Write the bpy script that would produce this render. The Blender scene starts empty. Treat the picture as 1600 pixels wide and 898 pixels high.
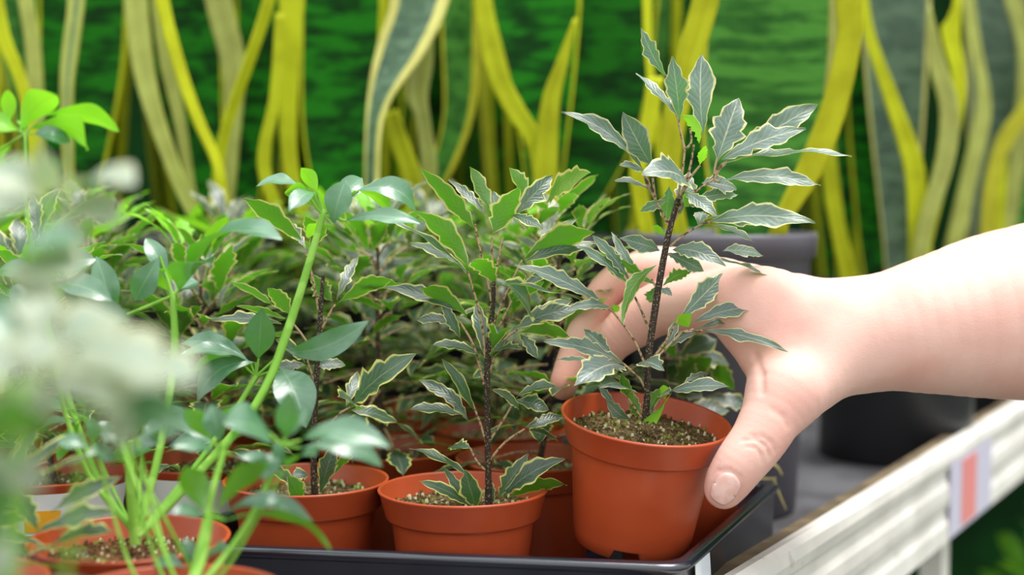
import bpy, math, random
import numpy as np
from mathutils import Vector, Matrix

# ------------------------------------------------------------------ camera, sky, lights
scene = bpy.context.scene
COL = scene.collection
F = 2222.0                      # focal length in pixels of a 1600 px wide frame (50 mm)
PITCH = math.radians(3.99)
EYE = Vector((0, 0, 1.04))      # eye height over the greenhouse floor
cam_data = bpy.data.cameras.new('camera')
cam_data.lens = 50.0
cam_data.sensor_width = 36.0
cam_data.clip_start = 0.02
cam_data.clip_end = 60
cam_data.dof.use_dof = True
cam_data.dof.focus_distance = 0.925
cam_data.dof.aperture_fstop = 3.0
cam = bpy.data.objects.new('camera', cam_data)
COL.objects.link(cam)
cam.location = EYE
cam.rotation_euler = (math.pi / 2 - PITCH, 0, 0)
scene.camera = cam

world = bpy.data.worlds.new('sky')
scene.world = world
world.use_nodes = True
wn = world.node_tree.nodes
wl = world.node_tree.links
wn.clear()
w_out = wn.new('ShaderNodeOutputWorld')
w_bg = wn.new('ShaderNodeBackground')
w_tc = wn.new('ShaderNodeTexCoord')
w_sep = wn.new('ShaderNodeSeparateXYZ')
w_ramp = wn.new('ShaderNodeValToRGB')
w_ramp.color_ramp.elements[0].position = 0.0
w_ramp.color_ramp.elements[0].color = (0.16, 0.18, 0.15, 1)
w_ramp.color_ramp.elements[1].position = 1.0
w_ramp.color_ramp.elements[1].color = (1.0, 1.02, 1.06, 1)
e = w_ramp.color_ramp.elements.new(0.5)
e.color = (0.46, 0.48, 0.46, 1)
w_map = wn.new('ShaderNodeMapRange')
w_map.inputs[1].default_value = -1
w_map.inputs[2].default_value = 1
wl.new(w_tc.outputs['Generated'], w_sep.inputs[0])
wl.new(w_sep.outputs['Z'], w_map.inputs[0])
wl.new(w_map.outputs[0], w_ramp.inputs[0])
wl.new(w_ramp.outputs[0], w_bg.inputs[0])
w_bg.inputs[1].default_value = 1.55
wl.new(w_bg.outputs[0], w_out.inputs[0])

sun_d = bpy.data.lights.new('sun', 'SUN')
sun_d.energy = 2.6
sun_d.angle = math.radians(28)
sun_d.color = (1.0, 0.975, 0.93)
sun = bpy.data.objects.new('sun', sun_d)
COL.objects.link(sun)
sun.rotation_euler = Vector((-0.26, -0.06, -1.0)).to_track_quat('-Z', 'Y').to_euler()

scene.view_settings.view_transform = 'Standard'
scene.view_settings.look = 'None'
scene.view_settings.gamma = 1.0
scene.view_settings.use_curve_mapping = False
scene.view_settings.exposure = 0.52

CP, SP = math.cos(PITCH), math.sin(PITCH)
BENCH = EYE.z - 0.287


def P(px, py, d):
    """The point at horizontal distance d from the eye seen at pixel (px, py)."""
    x = (px - 800) / F
    u = (449 - py) / F
    dy = CP + u * SP
    dz = -SP + u * CP
    return Vector((EYE.x + x * d / dy, EYE.y + d, EYE.z + dz * d / dy))


# ------------------------------------------------------------------ materials
def lin(r, g, b):
    f = lambda c: (c / 255 / 12.92) if c / 255 <= 0.04045 else ((c / 255 + 0.055) / 1.055) ** 2.4
    return (f(r), f(g), f(b), 1)


class NT:
    def __init__(self, name):
        self.m = bpy.data.materials.new(name)
        self.m.use_nodes = True
        self.t = self.m.node_tree
        self.b = self.t.nodes['Principled BSDF']
        self.out = self.t.nodes['Material Output']

    def n(self, kind, **kw):
        x = self.t.nodes.new(kind)
        for k, v in kw.items():
            setattr(x, k, v)
        return x

    def l(self, a, b):
        self.t.links.new(a, b)

    def math(self, op, a, b=None, c=None):
        x = self.n('ShaderNodeMath', operation=op)
        for i, v in enumerate((a, b, c)):
            if v is None:
                continue
            if isinstance(v, (int, float)):
                x.inputs[i].default_value = v
            else:
                self.l(v, x.inputs[i])
        return x.outputs[0]

    def mix(self, fac, a, b):
        x = self.n('ShaderNodeMix', data_type='RGBA')
        for s, v in ((x.inputs[0], fac), (x.inputs[6], a), (x.inputs[7], b)):
            if isinstance(v, (int, float, tuple)):
                s.default_value = v
            else:
                self.l(v, s)
        return x.outputs[2]

    def noise(self, scale, detail=3, vec=None, rough=0.5):
        x = self.n('ShaderNodeTexNoise')
        x.inputs['Scale'].default_value = scale
        x.inputs['Detail'].default_value = detail
        x.inputs['Roughness'].default_value = rough
        if vec is None:
            if not hasattr(self, 'tc'):
                self.tc = self.n('ShaderNodeTexCoord')
            vec = self.tc.outputs['Object']
        self.l(vec, x.inputs['Vector'])
        return x.outputs['Fac']

    def step(self, v, a, b):
        x = self.n('ShaderNodeMapRange', interpolation_type='SMOOTHSTEP')
        self.l(v, x.inputs[0])
        x.inputs[1].default_value = a
        x.inputs[2].default_value = b
        return x.outputs[0]

    def bump(self, h, strength=0.3, dist=0.001):
        x = self.n('ShaderNodeBump')
        x.inputs['Strength'].default_value = strength
        x.inputs['Distance'].default_value = dist
        self.l(h, x.inputs['Height'])
        self.l(x.outputs[0], self.b.inputs['Normal'])
        return x.outputs[0]

    def set(self, **kw):
        for k, v in kw.items():
            k = {'base': 'Base Color', 'rough': 'Roughness', 'spec': 'Specular IOR Level', 'metal': 'Metallic',
                 'sss': 'Subsurface Weight', 'coat': 'Coat Weight'}.get(k, k)
            if isinstance(v, (int, float, tuple)):
                self.b.inputs[k].default_value = v
            else:
                self.l(v, self.b.inputs[k])
        return self.m


def leaf_material(name, top_a, top_b, under, margin, trans, tfac=0.35, m0=0.74, m1=0.84, rough=0.42, spec=0.5,
                  rib=(0.4, 0.42, 0.3, 1), band=None, sheen=0.0, veins=1.0):
    q = NT(name)
    uv = q.n('ShaderNodeUVMap')
    sep = q.n('ShaderNodeSeparateXYZ')
    q.l(uv.outputs[0], sep.inputs[0])
    info = q.n('ShaderNodeObjectInfo')
    n1 = q.noise(60, 3)
    n2 = q.noise(240, 2)
    u = q.math('ABSOLUTE', q.math('MULTIPLY_ADD', sep.outputs['X'], 2, -1))
    body = q.mix(q.step(n1, 0.35, 0.65), top_a, top_b)
    if band:
        comb = q.n('ShaderNodeCombineXYZ')
        q.l(q.math('MULTIPLY', sep.outputs['X'], 0.9), comb.inputs[0])
        q.l(q.math('MULTIPLY', sep.outputs['Y'], 15), comb.inputs[1])
        q.l(q.math('MULTIPLY', info.outputs['Random'], 9), comb.inputs[2])
        bn = q.noise(2.2, 4, comb.outputs[0], 0.6)
        body = q.mix(q.step(bn, 0.43, 0.58), body, band)
    # fine side veins
    vein = q.n('ShaderNodeTexWave', wave_type='BANDS', bands_direction='Y')
    vein.inputs['Scale'].default_value = 3.2
    vein.inputs['Distortion'].default_value = 1.5
    cv = q.n('ShaderNodeCombineXYZ')
    q.l(sep.outputs['X'], cv.inputs[0])
    q.l(q.math('MULTIPLY_ADD', u, -0.22, sep.outputs['Y']), cv.inputs[1])
    q.l(cv.outputs[0], vein.inputs['Vector'])
    if not band:
        body = q.mix(q.math('MULTIPLY', q.step(vein.outputs['Fac'], 0.9, 1.0), 0.22 * veins), body, rib)
        ribm = q.math('SUBTRACT', 1, q.step(u, 0.025, 0.075))
        body = q.mix(q.math('MULTIPLY', ribm, 0.75), body, rib)
        und_ = q.mix(q.math('MULTIPLY', ribm, 0.6), under, rib)
        trn_ = q.mix(q.math('MULTIPLY', ribm, 0.6), trans, tuple(c * .6 for c in trans[:3]) + (1,))
    else:
        und_, trn_ = under, trans
    wob = q.math('MULTIPLY_ADD', n2, 0.22 if not band else 0.05, -0.11 if not band else -0.025)
    um = q.math('ADD', u, wob)
    if margin:
        mk = q.step(um, m0, m1)
        margin = q.mix(q.step(q.noise(30, 4), 0.35, 0.7), margin, tuple(c * k for c, k in zip(margin, (0.78, 0.76, 0.66, 1))))
        top = q.mix(mk, body, margin)
        und = q.mix(mk, und_, margin)
        trn = q.mix(mk, trn_, margin)
    else:
        top, und, trn = body, und_, trn_
    geo = q.n('ShaderNodeNewGeometry')
    base = q.mix(geo.outputs['Backfacing'], top, und)
    vary = q.n('ShaderNodeHueSaturation')
    vary.inputs['Saturation'].default_value = 1.0
    q.l(q.math('MULTIPLY_ADD', info.outputs['Random'], 0.4, 0.8), vary.inputs['Value'])
    q.l(base, vary.inputs['Color'])
    q.set(base=vary.outputs[0], rough=rough, spec=spec)
    if sheen:
        q.b.inputs['Sheen Weight'].default_value = sheen
        q.b.inputs['Sheen Roughness'].default_value = 0.4
    h = q.math('ADD', q.math('MULTIPLY', vein.outputs['Fac'], -0.5 * veins), n2)
    q.bump(h, 0.35 * min(1, veins + .2), 0.0006)
    tr = q.n('ShaderNodeBsdfTranslucent')
    tv = q.n('ShaderNodeHueSaturation')
    q.l(q.math('MULTIPLY_ADD', info.outputs['Random'], 0.4, 0.8), tv.inputs['Value'])
    if isinstance(trn, tuple):
        tv.inputs['Color'].default_value = trn
    else:
        q.l(trn, tv.inputs['Color'])
    q.l(tv.outputs[0], tr.inputs[0])
    mx = q.n('ShaderNodeMixShader')
    mx.inputs[0].default_value = tfac
    q.l(q.b.outputs[0], mx.inputs[1])
    q.l(tr.outputs[0], mx.inputs[2])
    q.l(mx.outputs[0], q.out.inputs[0])
    return q.m


M = {}
M['variegated_leaf'] = leaf_material('variegated_leaf', lin(52, 70, 62), lin(68, 88, 78), lin(88, 132, 38), lin(212, 214, 124),
                                     lin(98, 184, 20), 0.3, m0=0.74, m1=0.88, rough=0.34, spec=0.9, rib=lin(128, 138, 104))
M['held_leaf'] = leaf_material('grey_green_leaf', lin(74, 92, 88), lin(98, 116, 110), lin(92, 142, 34), lin(218, 216, 152),
                               lin(100, 200, 14), 0.2, m0=0.80, m1=0.92, rough=0.38, spec=0.9, rib=lin(186, 184, 160))
M['smooth_leaf'] = leaf_material('smooth_leaf', lin(70, 112, 84), lin(88, 128, 98), lin(98, 164, 44), None,
                                 lin(110, 200, 30), 0.17, rough=0.3, spec=1.0, rib=lin(120, 158, 118), veins=0.3)
M['young_leaf'] = leaf_material('young_leaf', lin(116, 182, 44), lin(132, 196, 52), lin(132, 200, 40), None,
                                lin(150, 226, 40), 0.36, rough=0.35, spec=0.55, rib=lin(150, 196, 70), veins=0.5)
M['pale_leaf'] = leaf_material('pale_variegated_leaf', lin(140, 160, 142), lin(172, 182, 162), lin(140, 164, 116), lin(196, 200, 164),
                               lin(170, 200, 116), 0.3, rough=0.4, spec=0.6, rib=lin(200, 204, 160))
M['snake_leaf'] = leaf_material('snake_leaf', lin(6, 50, 8), lin(12, 72, 12), lin(16, 66, 12), lin(194, 202, 36),
                                lin(20, 90, 10), 0.1, m0=0.76, m1=0.8, rough=0.5, spec=0.12, band=lin(30, 118, 18))
M['snake_bright'] = leaf_material('snake_leaf_mid_green', lin(34, 86, 26), lin(48, 104, 34), lin(50, 100, 34), lin(206, 204, 56),
                                  lin(60, 150, 30), 0.14, m0=0.76, m1=0.8, rough=0.48, spec=0.2, band=lin(74, 138, 48))
M['snake_grey'] = leaf_material('snake_leaf_grey_green', lin(52, 84, 60), lin(68, 102, 70), lin(66, 100, 62), lin(220, 216, 122),
                                lin(90, 140, 60), 0.12, m0=0.76, m1=0.8, rough=0.36, spec=0.6, band=lin(92, 124, 92))
M['snake_pale'] = leaf_material('snake_leaf_cream_edge', lin(88, 118, 74), lin(104, 132, 80), lin(100, 130, 70), lin(186, 194, 92),
                                lin(140, 160, 60), 0.14, m0=0.76, m1=0.8, rough=0.36, spec=0.55, band=lin(120, 150, 90))


def plain(name, col, rough=0.5, spec=0.5, n=None, col2=None, bump=0.0, bs=300, metal=0.0, **kw):
    q = NT(name)
    base = col
    if col2 is not None:
        base = q.mix(q.step(q.noise(n or 40, 4), 0.4, 0.62), col, col2)
    q.set(base=base, rough=rough, spec=spec, metal=metal)
    if bump:
        q.bump(q.noise(bs, 4), bump, 0.001)
    for k, v in kw.items():
        q.b.inputs[k].default_value = v
    return q.m


def pot_material():
    q = NT('terracotta_plastic')
    spots = q.step(q.noise(420, 2), 0.76, 0.79)
    base = q.mix(q.step(q.noise(22, 4), 0.3, 0.75), lin(188, 80, 42), lin(174, 70, 36))
    base = q.mix(q.math('MULTIPLY', spots, 0.6), base, lin(214, 190, 150))
    q.set(base=base, rough=0.34, spec=0.5)
    q.bump(q.noise(160, 3), 0.08, 0.0006)
    return q.m


def soil_material(name, a, b, c):
    q = NT(name)
    n1 = q.noise(260, 5)
    n2 = q.noise(620, 3)
    base = q.mix(q.step(n1, 0.38, 0.6), a, b)
    base = q.mix(q.step(n2, 0.6, 0.68), base, c)
    q.set(base=base, rough=0.95, spec=0.1)
    q.bump(q.math('ADD', n1, n2), 1.0, 0.003)
    return q.m


M['pot'] = pot_material()
M['soil'] = soil_material('potting_soil', lin(70, 52, 34), lin(126, 108, 72), lin(206, 198, 160))
M['soil_brown'] = soil_material('brown_potting_soil', lin(66, 42, 28), lin(134, 94, 62), lin(170, 130, 92))
M['perlite'] = plain('perlite', lin(206, 198, 164), 0.9, 0.2)
M['moss'] = plain('moss_crumb', lin(128, 150, 62), 0.9, 0.1)
M['crumb'] = plain('soil_crumb', lin(96, 76, 46), 0.95, 0.1)


def stem_material(name, a, b, s=420, lo=0.52, hi=0.6):
    q = NT(name)
    base = q.mix(q.step(q.noise(s, 3), lo, hi), a, b)
    q.set(base=base, rough=0.6, spec=0.35)
    q.bump(q.noise(s, 3), 0.4, 0.0006)
    return q.m


M['dark_stem'] = stem_material('speckled_dark_stem', lin(48, 38, 30), lin(150, 130, 96), 900, 0.56, 0.64)
M['petiole'] = stem_material('mottled_leaf_stalk', lin(172, 146, 110), lin(92, 70, 52))
M['green_stem'] = stem_material('green_stem', lin(124, 178, 60), lin(146, 196, 82), 60)
M['black_tray'] = plain('glossy_black_plastic', lin(30, 33, 44), 0.2, 0.9, bump=0.1, bs=60)
M['grey_pot'] = plain('grey_plastic', lin(86, 84, 92), 0.45, 0.5)
M['black_pot'] = plain('black_plastic', lin(32, 33, 36), 0.42, 0.5)
M['paper'] = plain('white_paper', lin(226, 230, 232), 0.6, 0.3, 30, lin(206, 214, 220))
M['label_white'] = plain('white_plastic_label', lin(232, 230, 226), 0.4, 0.4)
M['orange_print'] = plain('orange_print', lin(240, 168, 40), 0.5, 0.3)
M['grey_print'] = plain('grey_print', lin(110, 108, 104), 0.6, 0.3)
M['red_print'] = plain('red_print', lin(228, 142, 138), 0.5, 0.3)
M['blue_print'] = plain('lilac_print', lin(204, 200, 218), 0.5, 0.3)
M['straw'] = plain('dry_straw', lin(176, 166, 112), 0.7, 0.2)


def painted_rail():
    q = NT('weathered_white_paint')
    base = q.mix(q.step(q.noise(14, 4), 0.35, 0.7), lin(236, 232, 224), lin(216, 212, 204))
    base = q.mix(q.math('MULTIPLY', q.step(q.noise(60, 5), 0.62, 0.7), 0.4), base, lin(166, 158, 146))
    q.set(base=base, rough=0.5, spec=0.4)
    return q.m


M['rail'] = painted_rail()
M['wood'] = plain('old_wood', lin(92, 80, 62), 0.85, 0.2, 30, lin(122, 106, 82), 0.6, 80)
M['bench'] = plain('grey_bench_fabric', lin(92, 92, 96), 0.8, 0.3, 12, lin(70, 68, 70), 0.5, 200)
M['floor'] = plain('concrete_floor', lin(92, 94, 86), 0.9, 0.2, 4, lin(70, 76, 64), 0.3, 40)
M['net'] = plain('green_shade_net', lin(8, 36, 12), 0.9, 0.1, 5, lin(16, 56, 18), 0.3, 60)


def skin_material():
    q = NT('skin')
    n1 = q.noise(18, 3)
    n2 = q.noise(900, 3)
    base = q.mix(q.step(n1, 0.35, 0.7), lin(234, 190, 176), lin(225, 172, 158))
    att = q.n('ShaderNodeAttribute', attribute_name='flush')
    base = q.mix(att.outputs['Fac'], base, lin(216, 130, 114))
    q.set(base=base, rough=0.56, spec=0.34, sss=0.18)
    q.b.inputs['Subsurface Radius'].default_value = (0.9, 0.35, 0.2)
    q.b.inputs['Subsurface Scale'].default_value = 0.006
    h = q.math('ADD', n2, q.math('MULTIPLY', q.noise(220, 4), 1.4))
    q.bump(h, 0.22, 0.0007)
    return q.m


M['skin'] = skin_material()
M['nail'] = plain('thumb_nail', lin(240, 198, 188), 0.25, 0.6, 160, lin(234, 184, 172))


# ------------------------------------------------------------------ mesh helpers
class MB:
    def __init__(self):
        self.v, self.f, self.uv, self.mi = [], [], [], []
        self.n = 0

    def grid(self, pts, uvs, mi=0, closed=False, flip=False):
        """pts: (rows, cols, 3), uvs: (rows, cols, 2)"""
        pts = np.asarray(pts, float)
        r, c = pts.shape[:2]
        b = self.n
        self.v.append(pts.reshape(-1, 3))
        self.n += r * c
        uvs = np.asarray(uvs, float)
        for i in range(r - 1):
            for j in range(c if closed else c - 1):
                j2 = (j + 1) % c
                q = [(i, j), (i, j2), (i + 1, j2), (i + 1, j)]
                if flip:
                    q.reverse()
                self.f.append([b + a * c + d for a, d in q])
                self.uv.extend([tuple(uvs[a, d]) for a, d in q])
                self.mi.append(mi)

    def poly(self, pts, mi=0):
        b = self.n
        self.v.append(np.array([tuple(p) for p in pts], float))
        self.n += len(pts)
        self.f.append(list(range(b, b + len(pts))))
        self.uv.extend([(0.5, 0.5)] * len(pts))
        self.mi.append(mi)

    def box(self, o, ax, ay, az, mi=0):
        """o corner, three edge vectors"""
        o, ax, ay, az = Vector(o), Vector(ax), Vector(ay), Vector(az)
        c = [o, o + ax, o + ax + ay, o + ay, o + az, o + ax + az, o + ax + ay + az, o + ay + az]
        b = self.n
        self.v.append(np.array([tuple(p) for p in c]))
        self.n += 8
        for q in ((0, 3, 2, 1), (4, 5, 6, 7), (0, 1, 5, 4), (1, 2, 6, 5), (2, 3, 7, 6), (3, 0, 4, 7)):
            self.f.append([b + i for i in q])
            self.uv.extend([(0.5, 0.5)] * 4)
            self.mi.append(mi)

    def tube(self, pts, rad, mi=0, seg=8, smooth=True):
        pts = [Vector(p) for p in pts]
        if smooth and len(pts) > 2:
            pts, rad = spline(pts, rad)
        n = len(pts)
        if isinstance(rad, (int, float)):
            rad = [rad] * n
        up = None
        rows = []
        for i, p in enumerate(pts):
            t = (pts[min(i + 1, n - 1)] - pts[max(i - 1, 0)]).normalized()
            if up is None:
                up = t.orthogonal().normalized()
            up = (up - t * up.dot(t)).normalized()
            s = t.cross(up)
            rows.append([p + (up * math.cos(a) + s * math.sin(a)) * rad[i] for a in
                         [2 * math.pi * k / seg for k in range(seg)]])
        arr = np.array([[tuple(q) for q in r] for r in rows])
        uv = np.full((n, seg, 2), 0.5)
        self.grid(arr, uv, mi, closed=True)
        self.poly([Vector(q) for q in arr[0][::-1]], mi)
        self.poly([Vector(q) for q in arr[-1]], mi)

    def build(self, name, mats, parent=None, smooth=True, world=True, weld=0):
        me = bpy.data.meshes.new(name)
        v = np.concatenate(self.v)
        me.from_pydata(v.tolist(), [], self.f)
        uvl = me.uv_layers.new(name='UVMap')
        uvl.data.foreach_set('uv', np.array(self.uv, dtype=np.float32).ravel())
        for m in (mats if isinstance(mats, (list, tuple)) else [mats]):
            me.materials.append(m)
        me.polygons.foreach_set('material_index', self.mi)
        me.polygons.foreach_set('use_smooth', [smooth] * len(self.f))
        me.update()
        o = bpy.data.objects.new(name, me)
        COL.objects.link(o)
        if parent is not None:
            o.parent = parent
            if world:
                o.matrix_parent_inverse = parent_matrix(parent).inverted()
        return o


def parent_matrix(p):
    m = p.matrix_basis.copy()
    if p.parent is not None:
        m = parent_matrix(p.parent) @ p.matrix_parent_inverse @ m
    return m


def spline(pts, rad=None, per=5):
    """Catmull-Rom through pts, radii interpolated"""
    n = len(pts)
    if rad is None or isinstance(rad, (int, float)):
        rr = [rad or 0] * n
    else:
        rr = list(rad)
        if len(rr) != n:
            rr = list(np.interp(np.linspace(0, 1, n), np.linspace(0, 1, len(rr)), rr))
    out, ro = [], []
    for i in range(n - 1):
        p0, p1, p2, p3 = pts[max(i - 1, 0)], pts[i], pts[i + 1], pts[min(i + 2, n - 1)]
        for k in range(per):
            t = k / per
            out.append(0.5 * ((2 * p1) + (p2 - p0) * t + (2 * p0 - 5 * p1 + 4 * p2 - p3) * t * t + (3 * p1 - p0 - 3 * p2 + p3) * t ** 3))
            ro.append(rr[i] * (1 - t) + rr[i + 1] * t)
    out.append(pts[-1])
    ro.append(rr[-1])
    return out, ro


def empty(name, loc, label=None, cat=None, group=None, rot=(0, 0, 0)):
    o = bpy.data.objects.new(name, None)
    COL.objects.link(o)
    o.empty_display_size = 0.02
    o.location = loc
    o.rotation_euler = rot
    tag(o, label, cat, group)
    return o


def tag(o, label=None, cat=None, group=None, kind=None):
    for k, v in (('label', label), ('category', cat), ('group', group), ('kind', kind)):
        if v:
            o[k] = v
    return o


_kids = {}


def copy_tree(o, parent=None):
    c = o.copy()
    COL.objects.link(c)
    c.parent = parent
    for ch in [x for x in scene_objects if x.parent == o]:
        copy_tree(ch, c)
    return c


# ------------------------------------------------------------------ leaves
US = {7: np.array([-1, -.8, -.42, 0, .42, .8, 1]), 5: np.array([-1, -.72, 0, .72, 1])}


def leaflet(mb, B, T, w, n, seed=0, kind='cut', bow=0.06, side=0.0, fold=0.16, rows=None, cols=7, mi=0, ripple=0.03, twist=0.0):
    """One blade from base B to tip T, w wide at its widest, its upper face towards n."""
    rnd = random.Random(seed)
    B, T, n = Vector(B), Vector(T), Vector(n)
    a = T - B
    L = a.length
    if L < 1e-5:
        return
    ax = a / L
    n = n - ax * n.dot(ax)
    if n.length < 1e-4:
        n = ax.orthogonal()
    n.normalize()
    s = ax.cross(n)
    nt = rnd.choice((4, 5, 5, 6))
    rows = rows or (nt * 4 + 3 if kind == 'cut' else 16)
    t = np.linspace(0, 1, rows)
    if kind == 'cut':
        base = np.sin(np.pi * t ** (1.02 + 0.22 * rnd.random())) ** 1.05
        base = base * 1.08 + 0.02
        out = []
        for ph in (rnd.random(), rnd.random()):
            k = (t ** (0.85 + 0.3 * rnd.random()) * nt + ph) % 1.0
            amp = (0.22 + 0.26 * rnd.random()) * (0.8 + 0.4 * np.sin(t * 5 + ph * 9))
            saw = np.where(k < 0.75, k / 0.75, (1 - k) / 0.25)
            lobe = 1 + (saw - 0.6) * amp * 1.35
            lobe = lobe + 0.13 * np.sin(t * 9 + ph * 6)
            out.append(base * lobe)
        hl, hr = out
    elif kind == 'round':
        base = np.sin(np.pi * t ** 1.28) ** 0.9
        base = base * 1.0 + 0.015
        hl = hr = base
    else:
        base = np.sin(np.pi * t ** 1.05) ** 0.85 + 0.012
        hl = hr = base
    U = US[cols]
    A = np.array(ax)
    N = np.array(n)
    S = np.array(s)
    ph = rnd.random() * 6
    pts = np.zeros((rows, cols, 3))
    c = np.array(B)[None] + A[None] * (L * t)[:, None] + N[None] * (bow * L * 4 * t * (1 - t))[:, None] \
        + S[None] * (side * L * 4 * t * (1 - t))[:, None]
    for j, u in enumerate(U):
        h = (hl if u < 0 else hr) * w * 0.5
        rp = ripple * L * np.sin(t * 14 + ph + (2 if u > 0 else 0)) * abs(u) ** 2 * 0.5
        ang = twist * (t - 0.3)
        sx, sn = np.cos(ang), np.sin(ang)
        off_s = u * h * sx
        off_n = u * h * sn + fold * abs(u) ** 1.2 * h + rp
        pts[:, j] = c + S[None] * off_s[:, None] + N[None] * off_n[:, None]
    uv = np.zeros((rows, cols, 2))
    uv[:, :, 0] = (U[None] + 1) / 2
    uv[:, :, 1] = t[:, None]
    mb.grid(pts, uv, mi)


def face_dir(p, kind):
    v = (EYE - Vector(p)).normalized()
    up = Vector((0, 0, 1))
    return {'g': v * 0.75 + up * 0.65, 'c': v + up * 0.15, 't': v * 0.35 + up, 'b': -v * 0.8 + up * 0.55, 'e': v * 0.22 + up * 0.95,
            'k': -v + up * 0.1}[kind]


def px_leaf(mb, tip, base, w, k, d, seed, dt=None, db=0.0, kind='cut', bow=0.07, side=0.0, mi=0, fold=0.16, m=1.0):
    """A blade whose tip and base stand where the pixel rays meet the depths d+dt and d+db."""
    rnd = random.Random(seed * 7 + 3)
    if dt is None:
        dt = rnd.uniform(-0.022, 0.018)
    B, T = P(base[0], base[1], d + db), P(tip[0], tip[1], d + dt)
    n = face_dir((B + T) / 2, k)
    ax = (T - B).normalized()
    nn = (n - ax * n.dot(ax)).normalized()
    v = (EYE - B).normalized()
    vp = (v - ax * v.dot(ax)).normalized()
    wt = w / F * d / max(0.42, abs(nn.dot(vp))) * m
    leaflet(mb, B, T, wt, n, seed, kind, bow=bow, side=side, mi=mi, fold=fold)


# ------------------------------------------------------------------ pots
POT_H = 0.0865


def pot_mesh(name='pot', k=1.0, mats=None, seg=96):
    prof = [(0.0385, 0.0), (0.0398, 0.001), (0.0402, 0.0072), (0.0403, 0.0076), (0.0404, 0.0084), (0.0406, 0.011), (0.0473, 0.0655), (0.0478, 0.0672), (0.0508, 0.0676), (0.0515, 0.0688),
            (0.0552, 0.0835), (0.0563, 0.0848), (0.0567, 0.0858), (0.0562, 0.0866), (0.0550, 0.0866), (0.0542, 0.0855), (0.0512, 0.071),
            (0.0465, 0.0675), (0.0390, 0.010), (0.0, 0.0095)]
    mb = MB()
    rows = []
    for i, (r, z) in enumerate(prof):
        row = []
        for j in range(seg):
            a = 2 * math.pi * j / seg
            zz = z
            if i < 3:
                rel = ((a + 0.42) % (math.pi / 2))
                if rel < 0.42:
                    zz = 0.0066 if i < 2 else 0.0072
            row.append((math.cos(a) * r * k, math.sin(a) * r * k, zz * k))
        rows.append(row)
    arr = np.array(rows)
    mb.grid(arr, np.full(arr.shape[:2] + (2,), 0.5), 0, closed=True)
    return mb


def soil_mb(k=1.0, seed=0, rad=0.0515, z=0.0735, grains=260):
    rnd = random.Random(seed)
    mb = MB()
    R_, C_ = 16, 48
    pts = np.zeros((R_, C_, 3))
    for i in range(R_):
        for j in range(C_):
            r = rad * i / (R_ - 1)
            a = 2 * math.pi * j / C_
            h = (rnd.random() - 0.5) * 0.0022 if i < R_ - 1 else -0.001
            pts[i, j] = (math.cos(a) * r * k, math.sin(a) * r * k, (z + h + 0.002 * (1 - i / R_)) * k)
    mb.grid(pts, np.full((R_, C_, 2), 0.5), 0, closed=True)
    for g in range(grains):
        r = rad * 0.97 * math.sqrt(rnd.random())
        a = rnd.random() * 2 * math.pi
        s = rnd.uniform(0.0005, 0.0014) * k
        c = Vector((math.cos(a) * r * k, math.sin(a) * r * k, (z + 0.0015) * k))
        mi = rnd.choice((1, 1, 2, 3, 3, 3))
        b = [c + Vector((math.cos(q) * s * rnd.uniform(.6, 1.3), math.sin(q) * s * rnd.uniform(.6, 1.3), -s)) for q in (0, 1.6, 3.1, 4.7)]
        t_ = [p + Vector((0, 0, s * 1.9)) + (c - p) * 0.3 for p in b]
        n0 = mb.n
        mb.v.append(np.array([tuple(p) for p in b + t_]))
        mb.n += 8
        for q in ((4, 5, 6, 7), (0, 1, 5, 4), (1, 2, 6, 5), (2, 3, 7, 6), (3, 0, 4, 7)):
            mb.f.append([n0 + i for i in q])
            mb.uv.extend([(0.5, 0.5)] * 4)
            mb.mi.append(mi)
    return mb


SOILM = lambda brown=False: [M['soil_brown' if brown else 'soil'], M['perlite'], M['moss'], M['crumb']]
pot_proto = pot_mesh().build('pot', M['pot'])
pot_data = pot_proto.data
bpy.data.objects.remove(pot_proto)
soil_datas = []
for s_ in range(3):
    o_ = soil_mb(seed=s_).build('soil', SOILM())
    soil_datas.append(o_.data)
    bpy.data.objects.remove(o_)
o_ = soil_mb(seed=9).build('soil', SOILM(True))
soil_brown_data = o_.data
bpy.data.objects.remove(o_)


def linked(name, data, parent, loc=(0, 0, 0), rot=(0, 0, 0)):
    o = bpy.data.objects.new(name, data)
    COL.objects.link(o)
    o.parent = parent
    o.location = loc
    o.rotation_euler = rot
    return o


def potted(name, loc, label, cat='potted plant', group=None, rot=(0, 0, 0), soil=0, brown=False):
    r = empty(name, loc, label, cat, group, rot)
    linked('pot', pot_data, r)
    linked('soil', soil_brown_data if brown else soil_datas[soil], r)
    return r


# ------------------------------------------------------------------ setting: floor, far net wall, bench
mb = MB()
mb.poly([(-4, -1.5, 0), (5, -1.5, 0), (5, 4, 0), (-4, 4, 0)])
tag(mb.build('floor', M['floor'], smooth=False), kind='structure')
mb = MB()
mb.box((-4, 3.2, 0), (9, 0, 0), (0, 0.05, 0), (0, 0, 3.0))
tag(mb.build('wall_back', M['net'], smooth=False), 'dark green shade netting behind the snake plants', None, None, 'structure')

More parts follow.
